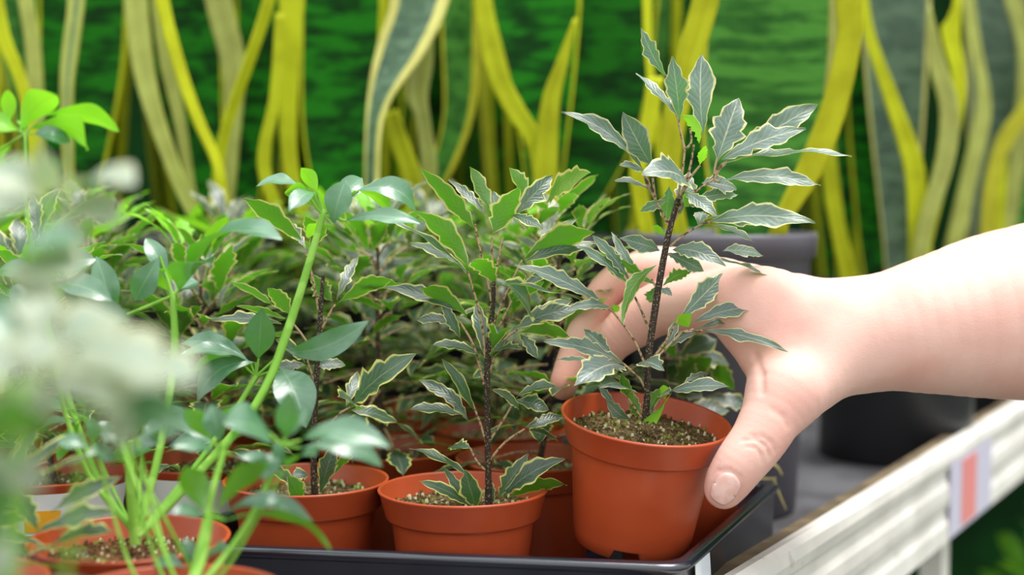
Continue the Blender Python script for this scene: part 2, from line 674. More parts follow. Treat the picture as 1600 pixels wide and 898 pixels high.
RD = Vector((0.600, 1.0, 0)).normalized()          # the bench edge runs away to the right
RN = Vector((RD.y, -RD.x, 0))                      # outwards from the bench
R0 = Vector((0.149, 0.92, 0))
bench = empty('plant_bench', (0, 1.2, 0), 'grey topped display bench with white edge rail and post', 'bench')
a0 = R0 - RD * 1.0 - RN * 0.02
a1 = R0 + RD * 1.9 - RN * 0.02
mb = MB()
low, hi = BENCH - 0.02, BENCH
mb.poly([(a0.x, a0.y, hi), (a1.x, a1.y, hi), (-1.5, a1.y, hi), (-1.5, a0.y, hi)])
mb.poly([(-1.5, a0.y, low), (-1.5, a1.y, low), (a1.x, a1.y, low), (a0.x, a0.y, low)])
for p, q in (((a0.x, a0.y), (a1.x, a1.y)), ((a1.x, a1.y), (-1.5, a1.y)), ((-1.5, a1.y), (-1.5, a0.y)), ((-1.5, a0.y), (a0.x, a0.y))):
    mb.poly([(p[0], p[1], low), (q[0], q[1], low), (q[0], q[1], hi), (p[0], p[1], hi)])
mb.build('bench_top', M['bench'], bench, smooth=False)
# white rail, ribbed along its length
ZT, ZB = EYE.z - 0.2505, EYE.z - 0.342
prof = [(-0.004, ZT - 0.006), (-0.004, ZT), (0.004, ZT + 0.0015), (0.010, ZT - 0.002), (0.0115, ZT - 0.010), (0.0100, ZT - 0.018), (0.0078, ZT - 0.022), (0.0078, ZT - 0.030),
        (0.0105, ZT - 0.036), (0.0110, ZT - 0.046), (0.0100, ZT - 0.054), (0.0080, ZT - 0.058), (0.0080, ZT - 0.066), (0.0105, ZT - 0.072), (0.011, ZB + 0.003), (0.008, ZB), (-0.004, ZB)]
rows = []
for s_ in (-0.9, 1.9):
    o = R0 + RD * s_
    rows.append([(o.x + RN.x * u, o.y + RN.y * u, z) for u, z in prof])
mb = MB()
arr = np.array(rows)
mb.grid(arr, np.full(arr.shape[:2] + (2,), 0.5), 0, closed=True)
mb.poly(rows[0])
mb.poly(rows[1][::-1])
mb.build('rail', M['rail'], bench, smooth=False)
o = R0 - RD * 0.9 - RN * 0.019
mb = MB()
mb.box((o.x, o.y, BENCH), RD * 2.8, RN * 0.0145, (0, 0, 0.0335))
mb.build('wooden_batten', M['wood'], bench, smooth=False)
for s_ in (-0.55, 0.555, 1.6):
    o = R0 + RD * s_ - RN * 0.028
    mb = MB()
    mb.box((o.x, o.y, 0), RD * 0.03, RN * 0.022, (0, 0, ZB + 0.02 if s_ < 9 else 0))
    mb.build('post', M['rail'], bench, smooth=False)
for x_, y_ in ((-1.4, 0.3), (-1.4, 2.4), (-0.4, 0.3), (0.3, 2.4)):
    mb = MB()
    mb.box((x_, y_, 0), (0.04, 0, 0), (0, 0.04, 0), (0, 0, low))
    mb.build('leg', M['rail'], bench, smooth=False)
# printed price sticker on the rail
tk = empty('price_sticker', R0 + RD * 0.55, 'lilac and red printed sticker on the white rail', 'sticker')


def on_rail(px):
    k = (px - 800) / F
    d = (0.149 - 0.6 * 0.92) / (k - 0.6)
    return (Vector((0.149 + 0.6 * (d - 0.92), d, 0)) - R0).dot(RD)


def strip(mb_, s0, s1, z0, z1, off, mi):
    a, b = R0 + RD * s0 + RN * off, R0 + RD * s1 + RN * off
    mb_.box((a.x, a.y, z0), b - a, RN * 0.0004, (0, 0, z1 - z0), mi)


s0, s1 = on_rail(1474), on_rail(1540)
mb = MB()
strip(mb, s0, s1, ZB + 0.004, ZT - 0.014, 0.0112, 0)
mb.build('sticker_sheet', M['blue_print'], tk, smooth=False)
mb = MB()
strip(mb, s0 + (s1 - s0) * 0.26, s0 + (s1 - s0) * 0.6, ZB + 0.008, ZT - 0.018, 0.0117, 0)
mb.build('red_stripe', M['red_print'], tk, smooth=False)

# ------------------------------------------------------------------ black carry tray of the young plants
TZ = EYE.z - 0.228
fr = Vector((math.cos(math.radians(8.7)), -math.sin(math.radians(8.7)), 0))       # along the front, to the right
rr_ = Vector((math.sin(math.radians(23)), math.cos(math.radians(23)), 0))         # along the right side, away
corner = Vector((0.1025, 0.853, 0))


def tray(c, length, depth, label, group):
    """c: front right corner of the top rim"""
    t_ = empty('plant_tray', (c.x, c.y, BENCH), label, 'tray', group)
    cs = [c, c + rr_ * depth, c + rr_ * depth - fr * length, c - fr * length]
    ctr = sum(cs, Vector()) / 4

    def loop(inset, rad=0.016):
        out = []
        for i in range(4):
            p, a, b = cs[i], cs[i - 1], cs[(i + 1) % 4]
            da, db = (a - p).normalized(), (b - p).normalized()
            q = p + (da + db) * inset
            for k in range(5):
                u = k / 4
                p0, p2 = q + da * rad, q + db * rad
                out.append(p0 * (1 - u) ** 2 + q * 2 * u * (1 - u) + p2 * u * u)
        return out
    levels = [(-0.0015, BENCH + 0.001), (-0.0015, TZ - 0.008), (-0.003, TZ - 0.0065), (-0.0044, TZ - 0.0045), (-0.0044, TZ - 0.0024), (-0.0028, TZ - 0.0006), (-0.0004, TZ), (0.0036, TZ), (0.0055, TZ - 0.002), (0.009, BENCH + 0.0022)]
    mb_ = MB()
    rows_ = [[(p.x, p.y, z) for p in loop(ins)] for ins, z in levels]
    arr_ = np.array(rows_)
    mb_.grid(arr_, np.full(arr_.shape[:2] + (2,), 0.5), 0, closed=True, flip=True)
    mb_.poly([Vector(p) for p in rows_[-1]][::-1])
    mb_.poly([Vector(p) for p in rows_[0]])
    mb_.build('tray_body', M['black_tray'], t_)
    return t_


TRAY_L, TRAY_D = 0.345, 0.262
tr1 = tray(corner, TRAY_L, TRAY_D, 'glossy black carry tray with a white paper tag on its corner', 'black plant trays')
tr2 = tray(corner - fr * (TRAY_L + 0.008), TRAY_L, TRAY_D, 'black carry tray left of the tagged one, under the leaves', 'black plant trays')
tr3 = tray(corner + rr_ * (TRAY_D + 0.01) - fr * 0.085, TRAY_L, TRAY_D, 'black carry tray behind the tagged one, full of bushy plants', 'black plant trays')
tr4 = tray(corner + rr_ * (TRAY_D + 0.01) - fr * (TRAY_L + 0.093), TRAY_L, TRAY_D, 'black carry tray in the back row at the left', 'black plant trays')
# paper tag folded over the right wall
mb = MB()
o = corner + rr_ * 0.024
outn = Vector((rr_.y, -rr_.x, 0))
pts = []
for i, (u, z) in enumerate(((-0.0026, TZ - 0.003), (-0.0030, TZ - 0.012), (-0.0034, TZ - 0.022), (-0.0040, TZ - 0.032), (-0.0062, TZ - 0.042), (-0.0100, TZ - 0.049))):
    row = []
    for j in range(5):
        q = o + rr_ * (0.034 * j / 4 * (1 + 0.03 * i)) - outn * u * 0 + outn * (-u)
        row.append((q.x, q.y, z + 0.0006 * math.sin(i * 2 + j * 1.7)))
    pts.append(row)
arr = np.array(pts)
mb.grid(arr, np.full(arr.shape[:2] + (2,), 0.5), 0)
mb.build('paper_tag', M['paper'], tr1)

# ------------------------------------------------------------------ the person's arm and hand (one continuous surface)
def V3(px, py, d):
    return np.array(P(px, py, d))


def rpx(r, d):
    return r / F * d


HAND = {
    # chains of (px, py, depth, radius in px)
    'arm': [(1338, 524, .955, 79), (1400, 517, .955, 92), (1480, 505, .96, 112), (1600, 490, .97, 135), (1780, 474, .985, 156), (2020, 452, 1.0, 150)],
    'arm2': [(1345, 520, .985, 66), (1480, 500, .995, 96), (1600, 485, 1.0, 120), (2020, 450, 1.02, 130)],
    'palm_near': [(1338, 524, .955, 78), (1262, 515, .945, 83), (1192, 481, .945, 66), (1150, 468, .955, 50)],
    'palm_mid': [(1338, 520, .975, 74), (1240, 492, .98, 66), (1150, 458, .985, 50), (1118, 446, .99, 42)],
    'palm_far': [(1335, 520, .995, 66), (1240, 488, 1.01, 56), (1150, 455, 1.02, 42), (1110, 440, 1.03, 36)],
    'thumb_base': [(1310, 545, .945, 66), (1262, 585, .925, 62), (1226, 614, .908, 57)],
    'thumb': [(1226, 614, .908, 56), (1203, 655, .898, 47.5), (1184, 688, .892, 44), (1158, 722, .888, 41), (1140, 748, .888, 37), (1131, 764, .889, 31)],
    'index': [(1150, 476, .958, 48), (1092, 474, .972, 46), (1030, 482, .985, 42), (988, 508, .99, 38), (960, 532, .992, 31), (950, 552, .995, 24)],
    'middle': [(1122, 452, .99, 44), (1060, 436, 1.0, 40), (1000, 430, 1.01, 35), (957, 450, 1.015, 32), (928, 492, 1.012, 30), (902, 545, 1.0, 26), (884, 590, .988, 23), (880, 604, .986, 21)],
    'ring': [(1112, 444, 1.03, 38), (1050, 420, 1.04, 34), (1000, 424, 1.045, 32), (952, 470, 1.05, 30), (925, 505, 1.05, 27), (905, 540, 1.04, 24), (899, 560, 1.035, 21)],
    'little': [(1115, 448, 1.06, 34), (1060, 432, 1.075, 30), (1010, 440, 1.08, 27), (975, 480, 1.08, 24), (958, 520, 1.075, 21)],
}
WEB = [(1226, 590, .925, 50), (1205, 545, .935, 56), (1170, 505, .945, 50)]


def seg_sdf(X, a, b, ra, rb):
    ab = b - a
    L2 = float(ab @ ab)
    t = np.clip(((X - a) @ ab) / L2, 0, 1)
    dvec = X - a - t[..., None] * ab
    return np.sqrt((dvec ** 2).sum(-1)) - (ra + (rb - ra) * t)


def smin(a, b, k):
    h = np.clip(0.5 + 0.5 * (b - a) / k, 0, 1)
    return b * (1 - h) + a * h - k * h * (1 - h)


def chain_pts(c, per=4):
    v = [Vector(V3(x, y, d)) for x, y, d, r in c]
    r = [rpx(r, d) for x, y, d, r in c]
    pp, rr2 = spline(v, r, per)
    return [np.array(p) for p in pp], rr2


CH = {k: chain_pts(c) for k, c in HAND.items()}
CH['web'] = chain_pts(WEB)


def chain_sdf(X, name, k=0.004):
    pts_, rad_ = CH[name]
    out = None
    for i in range(len(pts_) - 1):
        s = seg_sdf(X, pts_[i], pts_[i + 1], rad_[i], rad_[i + 1])
        out = s if out is None else np.minimum(out, s)
    return out


CREASES = []    # (points, radius, depth) grooves


def hand_sdf(X, creases=True):
    palm = chain_sdf(X, 'palm_near')
    palm = smin(palm, chain_sdf(X, 'palm_mid'), 0.012)
    palm = smin(palm, chain_sdf(X, 'palm_far'), 0.014)
    arm = smin(chain_sdf(X, 'arm'), chain_sdf(X, 'arm2'), 0.02)
    body = smin(palm, arm, 0.016)
    body = smin(body, chain_sdf(X, 'thumb_base'), 0.014)
    body = smin(body, chain_sdf(X, 'web'), 0.012)
    body = smin(body, chain_sdf(X, 'thumb'), 0.008)
    fing = chain_sdf(X, 'index')
    for f_ in ('middle', 'ring', 'little'):
        fing = smin(fing, chain_sdf(X, f_), 0.0022)
    body = smin(body, fing, 0.007)
    if creases:
        for a, b, r, depth in CREASES:
            s = seg_sdf(X, a, b, 0, 0)
            body = body + depth * np.exp(-(s / r) ** 2)
    return body


def march(px, py, d0=0.82):
    """first point of the hand's skin seen at a pixel"""
    o = np.array(EYE)
    q = V3(px, py, 1.0) - o
    q /= np.linalg.norm(q)
    t = 0.7
    for _ in range(60):
        s = float(hand_sdf((o + q * t)[None, :], True)[0])
        if s < 1e-5:
            break
        t += max(s * 0.8, 1e-5)
        if t > 1.4:
            return None
    return o + q * t


def groove(pl, r, depth):
    pts_ = [march(x, y) for x, y in pl]
    pts_ = [p for p in pts_ if p is not None]
    new = []
    for a, b in zip(pts_[:-1], pts_[1:]):
        new.append((a, b, r, depth))
    CREASES.extend(new)


# thumb joint creases, web fold, tendon hollows
groove([(1160, 688), (1180, 686), (1196, 696), (1203, 714)], 0.0011, 0.0016)
groove([(1166, 697), (1180, 699), (1189, 711), (1191, 722)], 0.0010, 0.0012)
groove([(1172, 680), (1190, 681), (1204, 691), (1211, 704)], 0.0012, 0.0010)
groove([(1150, 786), (1160, 762), (1156, 744), (1140, 735), (1120, 734), (1112, 744)], 0.0011, 0.0010)
groove([(1206, 640), (1222, 650), (1230, 668)], 0.0016, 0.0006)
groove([(1180, 556), (1190, 585), (1191, 612)], 0.0024, 0.0018)
groove([(1230, 470), (1300, 490)], 0.012, 0.0012)
groove([(1225, 420), (1262, 450)], 0.009, 0.0008)


def surface_nets(fn, lo, hi, h):
    n = np.ceil((hi - lo) / h).astype(int) + 1
    ax_ = [lo[i] + h * np.arange(n[i]) for i in range(3)]
    D = np.empty(tuple(n), np.float32)
    cs_ = 5
    cax = [lo[i] + h * (cs_ * np.arange((n[i] + cs_ - 1) // cs_) + (cs_ - 1) / 2) for i in range(3)]
    Cc = fn(np.stack(np.meshgrid(*cax, indexing='ij'), -1).reshape(-1, 3)).reshape([len(c) for c in cax])
    Cf = Cc.repeat(cs_, 0).repeat(cs_, 1).repeat(cs_, 2)[:n[0], :n[1], :n[2]]
    D[:] = Cf
    near = np.argwhere(np.abs(Cf) < h * cs_ * 1.25)
    for s in range(0, len(near), 200000):
        q = near[s:s + 200000]
        D[q[:, 0], q[:, 1], q[:, 2]] = fn(lo + q * h)
    ins = D < 0
    cell = np.zeros(tuple(n - 1), int)
    for a in (0, 1):
        for b in (0, 1):
            for c in (0, 1):
                cell += ins[a:n[0] - 1 + a, b:n[1] - 1 + b, c:n[2] - 1 + c]
    act = (cell > 0) & (cell < 8)
    idx = -np.ones(tuple(n - 1), int)
    ijk = np.argwhere(act)
    idx[act] = np.arange(len(ijk))
    acc = np.zeros((len(ijk), 3))
    cnt = np.zeros(len(ijk))
    corners = [(a, b, c) for a in (0, 1) for b in (0, 1) for c in (0, 1)]
    for a in corners:
        for b in corners:
            if sum(b) - sum(a) == 1 and all(y >= x for x, y in zip(a, b)):
                da = D[ijk[:, 0] + a[0], ijk[:, 1] + a[1], ijk[:, 2] + a[2]]
                db = D[ijk[:, 0] + b[0], ijk[:, 1] + b[1], ijk[:, 2] + b[2]]
                m = (da < 0) != (db < 0)
                t = np.where(m, da / np.where(m, da - db, 1), 0)
                p = np.array(a)[None] + t[:, None] * (np.array(b) - np.array(a))[None]
                acc[m] += p[m]
                cnt[m] += 1
    v = lo + (ijk + acc / cnt[:, None]) * h
    faces = []
    for axis in range(3):
        sl0 = [slice(None)] * 3
        sl1 = [slice(None)] * 3
        sl0[axis] = slice(0, -1)
        sl1[axis] = slice(1, None)
        ch = ins[tuple(sl0)] != ins[tuple(sl1)]
        e_ = np.argwhere(ch)
        b_, c_ = [(1, 2), (2, 0), (0, 1)][axis]
        ok = (e_[:, b_] > 0) & (e_[:, c_] > 0) & (e_[:, b_] < n[b_] - 1) & (e_[:, c_] < n[c_] - 1)
        e_ = e_[ok]
        inside0 = ins[tuple(sl0)][e_[:, 0], e_[:, 1], e_[:, 2]]
        q = []
        for db_, dc_ in ((1, 1), (0, 1), (0, 0), (1, 0)):
            k = e_.copy()
            k[:, b_] -= db_
            k[:, c_] -= dc_
            q.append(idx[k[:, 0], k[:, 1], k[:, 2]])
        q = np.stack(q, -1)
        q[~inside0] = q[~inside0][:, ::-1]
        faces.append(q)
    return v, np.concatenate(faces)


allp = np.concatenate([np.array(c[0]) for c in CH.values()])
lo_, hi_ = allp.min(0) - 0.03, allp.max(0) + 0.03
ax0 = float(P(1340, 500, .95).x)
lo_ = np.array([lo_[0], lo_[1], lo_[2] - 0.045])
hi_ = np.array([hi_[0] + 0.05, hi_[1] + 0.05, hi_[2] + 0.05])
hv, hf = surface_nets(hand_sdf, lo_, hi_, 0.0016)
# pull every vertex onto the exact surface
for _ in range(2):
    s0_ = hand_sdf(hv)
    g = np.stack([(hand_sdf(hv + np.eye(3)[i] * 4e-4) - s0_) / 4e-4 for i in range(3)], -1)
    hv = hv - g * (s0_ / np.maximum((g ** 2).sum(-1), 0.2))[:, None]
me = bpy.data.meshes.new('person')
me.from_pydata(hv.tolist(), [], hf.tolist())
me.materials.append(M['skin'])
me.polygons.foreach_set('use_smooth', [True] * len(hf))
me.update()
# natural flush over knuckles and finger ends
fl = np.zeros(len(hv))
for x, y, d, r, w_ in ((1235, 640, .86, .022, .38), (1190, 700, .85, .014, .2), (945, 520, .96, .028, .4), (950, 450, 1.0, .026, .35), (885, 590, .97, .026, .5),
                       (1125, 775, .87, .016, .25), (1180, 575, .93, .016, .35), (1130, 430, .95, .02, .2)):
    fl = np.maximum(fl, w_ * np.exp(-((hv - V3(x, y, d)) ** 2).sum(-1) / (2 * r * r)))
at = me.attributes.new('flush', 'FLOAT', 'POINT')
at.data.foreach_set('value', fl.astype(np.float32))
person = bpy.data.objects.new('person', me)
COL.objects.link(person)
tag(person, 'person with a bare forearm reaching in, hand gripping the lifted pot', 'person')
# thumb nail laid on the skin
nc, na, nb = np.array([1134., 762.]), np.array([-0.56, 0.83]), np.array([0.83, 0.56])
rows = []
for i in range(15):
    u = -1 + 2 * i / 14
    row = []
    for j in range(13):
        w_ = -1 + 2 * j / 12
        half = 21 * (1 - 0.10 * max(u, 0) ** 2) * math.sqrt(max(0.0, 1 - max(0, -u - .35) ** 2 / .4225 * .75)) * (1 - 0.25 * max(0, u - .6) / .4)
        q = nc + na * u * 26 + nb * w_ * half + na * (-3.0) * (w_ * w_) * (1 if u > 0 else -1.5)
        p = march(q[0], q[1])
        if p is None:
            p = march(*(nc + (q - nc) * 0.8))
        g_ = np.array([(hand_sdf((p + np.eye(3)[k] * 4e-4)[None])[0] - hand_sdf((p - np.eye(3)[k] * 4e-4)[None])[0]) for k in range(3)])
        g_ /= np.linalg.norm(g_) + 1e-9
        edge = max(abs(w_), abs(u) if u < 0 else 0)
        p = p + g_ * (0.0007 - 0.0009 * edge ** 6)
        row.append(p)
    rows.append(row)
mb = MB()
arr = np.array(rows)
mb.grid(arr, np.full(arr.shape[:2] + (2,), 0.5), 0)
nail = mb.build('thumb_nail', M['nail'], person)
sol = nail.modifiers.new('thick', 'SOLIDIFY')
sol.thickness = 0.0004
sol.offset = 0

# ------------------------------------------------------------------ the lifted plant
HD = 0.93
top_c = P(1010, 652, HD)
held = empty('held_potted_plant', (0, 0, 0), 'lifted terracotta pot held in the hand, with tall grey green serrated leaves', 'potted plant')
rotm = Matrix.Rotation(math.radians(8.5), 4, 'X') @ Matrix.Rotation(math.radians(5.5), 4, 'Y')
held.rotation_euler = rotm.to_euler()
held.location = top_c - rotm.to_3x3() @ Vector((0, 0, POT_H))
linked('pot', pot_data, held)
linked('soil', soil_datas[0], held)
root_z = 650


def stem_tube(pts, d, rad, mat, parent, name='stem', seg=8, dd=None):
    mb_ = MB()
    pp = [P(x, y, d + (dd[i] if dd else 0)) for i, (x, y) in enumerate(pts)]
    mb_.tube(pp, [r / F * d for r in rad], seg=seg)
    return mb_.build(name, mat, parent)


stem_tube([(1008, 660), (1011, 620), (1013, 560), (1024, 480), (1034, 420), (1046, 360), (1060, 310)], HD, [6, 5.5, 5.5, 6, 5.5, 5, 4], M['dark_stem'], held, seg=10)

SEED = [100]


def compound(parent, d, stalks, leaves, mat='held_leaf', kind='cut', smat='petiole', sr=(2.2, 1.7), name='leaf', m=1.0, cols=7):
    """One compound leaf: its stalk (a child) and its blades in one mesh. leaves: (tip, base, width, facing, [opts])"""
    mb_ = MB()
    for lf in leaves:
        SEED[0] += 1
        o_ = dict(lf[4]) if len(lf) > 4 else {}
        px_leaf(mb_, lf[0], lf[1], lf[2], lf[3], d, SEED[0], kind=o_.pop('kind', kind), m=m, **o_)
    mt = mat if isinstance(mat, list) else [M[mat], M['young_leaf']]
    ob = mb_.build(name, mt, parent)
    if stalks:
        ms = MB()
        for st in stalks:
            ms.tube([P(x, y, d + (z[0] if z else 0)) for x, y, *z in st], [r / F * d for r in sr], seg=6)
        ms.build('leaf_stalk', M[smat], ob)
    return ob


Z = lambda v: {'dt': v}
# A: crown pair at the top
compound(held, HD, [[(1058, 312), (1066, 270), (1070, 234)], [(1070, 234), (1062, 200), (1058, 180)], [(1070, 234), (1080, 222), (1078, 200)], [(1058, 180), (1048, 140), (1040, 117)]],
         [((1002, 43), (1042, 121), 20, 'c', {'side': -.05}), ((1050, 87), (1062, 190), 30, 'g', {'side': .0}), ((994, 114), (1064, 186), 13, 'e', {'side': -.10}),
          ((1097, 85), (1099, 209), 41, 'c', {'side': -.03, 'dt': .01}), ((1066, 180), (1092, 224), 20, 'b', {'mi': 1, 'side': -.15})])
compound(held, HD, [[(1062, 312), (1078, 262), (1084, 226)], [(1072, 285), (1094, 258)]], [((1103, 228), (1093, 258), 13, 'b', {'mi': 1})])
# B: right hand fan
compound(held, HD, [[(1056, 326), (1086, 300), (1116, 279)], [(1116, 279), (1117, 262), (1121, 246)], [(1116, 279), (1124, 262), (1138, 250)], [(1116, 279), (1124, 264), (1134, 256)],
                    [(1116, 281), (1126, 285)]],
         [((1154, 153), (1119, 255), 48, 'c', {'dt': .015}), ((1278, 163), (1138, 248), 40, 'c', {'dt': .02, 'db': .006}), ((1259, 201), (1128, 250), 32, 'g', {'dt': -.005}),
          ((1331, 243), (1126, 255), 16, 'e', {'bow': .05, 'dt': -.01}), ((1282, 289), (1119, 284), 23, 'g', {'bow': .10, 'dt': -.02})])
# C: left fan
compound(held, HD, [[(1044, 352), (1034, 330), (1024, 312)], [(1024, 312), (1014, 286), (1005, 266)], [(1024, 312), (1020, 280), (1019, 258)], [(1024, 312), (1012, 290), (1006, 272)]],
         [((877, 174), (1006, 266), 21, 'g', {'side': .06, 'fold': .3}), ((973, 175), (1020, 262), 38, 'c', {'side': -.02}), ((968, 258), (1008, 270), 11, 'g'), ((960, 282), (1020, 300), 15, 't')])
compound(held, HD, [[(1056, 330), (1066, 305), (1074, 290)]], [((1003, 272), (1076, 292), 34, 'g', {'bow': .16, 'dt': -.03}), ((1120, 338), (1068, 300), 20, 'g', {'dt': -.02}), ((1000, 330), (1044, 312), 15, 'c', {'dt': .01}), ((1078, 268), (1062, 335), 28, 'c', {'dt': .02}), ((1040, 345), (1046, 290), 26, 'c', {'dt': .02})])
# D: right below
compound(held, HD, [[(1054, 345), (1066, 318), (1088, 296)]], [((1151, 296), (1096, 286), 24, 'g'), ((1153, 304), (1086, 312), 20, 'g', {'dt': .01}), ((1112, 322), (1068, 322), 18, 't'), ((1070, 322), (1084, 300), 16, 'b', {'mi': 1})])
compound(held, HD, [[(1046, 385), (1070, 366), (1098, 349)], [(1098, 349), (1112, 346)]],
         [((1274, 349), (1108, 347), 32, 'g', {'bow': .10, 'dt': -.03}), ((1200, 345), (1104, 340), 22, 'c', {'dt': .02, 'bow': .1}), ((1178, 379), (1108, 350), 11, 'e', {'bow': .06}), ((1098, 330), (1092, 352), 20, 'g')])
compound(held, HD, [[(1036, 398), (1060, 396)]], [((1193, 400), (1128, 392), 17, 'g', {'dt': .015}), ((1134, 416), (1048, 391), 26, 'g', {'bow': .16, 'dt': -.02}), ((1212, 437), (1110, 402), 9, 'e', {'bow': .04}),
                                                 ((1100, 424), (1042, 395), 22, 'c', {'bow': .12})])
compound(held, HD, [[(1030, 448), (1020, 470)]], [((1081, 424), (1036, 446), 17, 'b', {'bow': .18}), ((1050, 462), (1032, 450), 12, 'g'), ((1014, 472), (1026, 446), 18, 'c', {'dt': .02})])
# E: steep grey blade behind
compound(held, HD, [[(1020, 560), (1042, 530), (1060, 498)]], [((1137, 424), (1061, 500), 30, 'c', {'dt': .02}), ((1060, 496), (1040, 548), 13, 'c', {'dt': .01})])
# F: right hand lower fan
compound(held, HD, [[(1018, 566), (1040, 544), (1066, 519)], [(1066, 519), (1084, 514)], [(1066, 519), (1086, 517), (1100, 516)]],
         [((1189, 478), (1086, 502), 23, 'g', {'bow': .08}), ((1185, 496), (1086, 515), 14, 'g', {'bow': .08, 'dt': .012}), ((1231, 549), (1098, 516), 16, 'g', {'bow': .08, 'dt': -.03}),
          ((1040, 543), (1100, 516), 13, 'g', {'bow': .10}), ((1060, 492), (1076, 511), 26, 'b', {'mi': 1})])
# G: left of the stem, mid height
compound(held, HD, [[(1016, 520), (1000, 480), (980, 441)], [(980, 441), (988, 448)]],
         [((951, 404), (981, 442), 17, 'b', {'side': .1}), ((898, 382), (978, 441), 15, 'g', {'dt': -.02}), ((925, 368), (984, 440), 18, 'g', {'dt': -.01}), ((955, 362), (998, 440), 14, 'c', {'dt': .02})])
compound(held, HD, [[(1026, 450), (1018, 436)]], [((965, 402), (1028, 447), 14, 'b', {'side': .05, 'bow': .02}), ((973, 505), (1026, 414), 20, 'b', {'side': -.12, 'bow': .03, 'dt': -.03}), ((968, 372), (1031, 391), 24, 'c', {'dt': -.02})])
compound(held, HD, [[(1048, 340), (1040, 350)]], [((1018, 354), (1040, 368), 10, 'b', {'mi': 1})])
# H: far left fan
compound(held, HD, [[(1010, 575), (990, 530), (958, 487)], [(958, 487), (948, 480)]],
         [((804, 413), (950, 481), 22, 'g', {'bow': .06, 'dt': -.035}), ((785, 442), (946, 483), 10, 'e', {'bow': .03, 'dt': -.045}), ((887, 483), (958, 484), 15, 'g', {'bow': .10, 'dt': -.03}), ((830, 430), (944, 480), 8, 'e', {'dt': -.02}),
          ((968, 478), (956, 488), 12, 'b', {'mi': 1})])
# I: low left fan
compound(held, HD, [[(1010, 612), (1000, 592), (985, 578)], [(985, 578), (972, 566)], [(985, 578), (994, 572)]],
         [((850, 533), (974, 568), 23, 'g', {'bow': .07, 'dt': -.03}), ((896, 604), (977, 574), 36, 'g', {'bow': .14, 'dt': -.045}), ((870, 562), (938, 571), 9, 'e', {'dt': .0}), ((912, 514), (958, 556), 22, 'c', {'dt': .015}),
          ((1038, 578), (996, 570), 19, 'g', {'bow': .1, 'dt': -.035})])
# J: leaves low over the soil
compound(held, HD, [[(1020, 640), (1034, 620), (1046, 614)]], [((1139, 604), (1046, 612), 20, 'g', {'bow': .08, 'dt': -.02}), ((1107, 583), (1064, 602), 11, 'g', {'dt': .02}), ((1037, 601), (1038, 624), 16, 'b', {'mi': 1}),
                                                            ((1048, 612), (1030, 622), 10, 'g')])
compound(held, HD, [[(1018, 650), (1024, 640)]], [((1026, 662), (1044, 626), 22, 'b', {'dt': -.03, 'mi': 1}), ((1010, 618), (1020, 652), 16, 'g'), ((1034, 606), (1016, 640), 18, 'b')])
compound(held, HD, [[(1004, 655), (990, 635), (980, 620)]], [((938, 604), (980, 617), 25, 'g', {'dt': -.04, 'bow': .12}), ((970, 585), (996, 632), 17, 'b', {'side': .08, 'dt': -.01}), ((946, 622), (987, 655), 18, 'c', {'side': -.1}),
                                                            ((979, 612), (1003, 656), 20, 'b', {'side': .05}), ((934, 600), (965, 640), 10, 'c')])

# ------------------------------------------------------------------ the sharp plant in the middle of the tray
GRP_ROW = None


def base_pot(px, d, label, name='potted_plant', soil=1, brown=False, group=None):
    x = P(px, 700, d).x
    return potted(name, (x, d, BENCH + 0.002), label, group=group, soil=soil, brown=brown)


mid = base_pot(723, 0.934, 'terracotta pot in the tray front beside the lifted one, serrated leaves above', soil=1)
MD = 0.934
stem_tube([(764, 792), (763, 740), (762, 660), (762, 560), (770, 480), (772, 420)], MD, [7, 5, 5, 5, 4, 3], M['dark_stem'], mid)
VAR = [M['variegated_leaf'], M['young_leaf']]


def cv(stalks, leaves, par=None, d=None, **k):
    return compound(par or mid, d or MD, stalks, leaves, mat=VAR, **k)


cv([[(768, 470), (760, 430), (746, 372)], [(746, 372), (742, 350)]], [((657, 263), (746, 364), 27, 'b', {'dt': -.02}), ((733, 260), (766, 330), 22, 'b', {'dt': .02}), ((700, 280), (760, 336), 14, 'g', {'dt': .02})])
cv([[(770, 480), (776, 420), (786, 370)], [(770, 430), (768, 370)]], [((812, 293), (769, 366), 38, 'b', {'dt': -.01}), ((795, 262), (822, 322), 22, 'b', {'dt': .03}), ((864, 274), (800, 340), 30, 'c', {'dt': .02}),
    ((922, 270), (852, 318), 30, 'b', {'dt': .04}), ((848, 358), (800, 336), 16, 'g', {'dt': -.02}), ((770, 300), (776, 340), 24, 'c', {'dt': .03})])
cv([[(766, 520), (790, 460), (816, 406)]], [((929, 362), (818, 406), 36, 'b', {'bow': .14, 'dt': -.01}), ((936, 380), (820, 408), 22, 'g', {'dt': .01}), ((905, 340), (822, 402), 14, 'g', {'dt': .03})])
cv([[(758, 560), (752, 500), (731, 424)]], [((648, 330), (732, 420), 32, 'b', {'side': -.08, 'dt': .0}), ((612, 345), (730, 426), 11, 'e', {'bow': .06, 'dt': .0}), ((640, 380), (728, 418), 16, 'g', {'dt': .03})])
cv([[(764, 520), (770, 480), (774, 446)]], [((739, 408), (776, 444), 30, 'b', {'bow': .12, 'dt': -.03}), ((745, 470), (758, 560), 22, 'c', {'dt': .02})])
cv([[(756, 600), (740, 540), (718, 502)]], [((655, 450), (730, 494), 26, 'b', {'bow': .14, 'dt': -.02}), ((600, 448), (716, 486), 22, 'g', {'bow': .1, 'dt': .0}), ((650, 500), (716, 505), 16, 'g', {'dt': .02}), ((690, 470), (720, 530), 18, 'c')])
cv([[(764, 560), (776, 520), (800, 470)]], [((789, 440), (828, 494), 32, 'g', {'bow': .12, 'dt': -.03, 'side': -.1}), ((850, 440), (806, 470), 16, 'b'), ((870, 412), (800, 468), 14, 'g', {'dt': .02})])
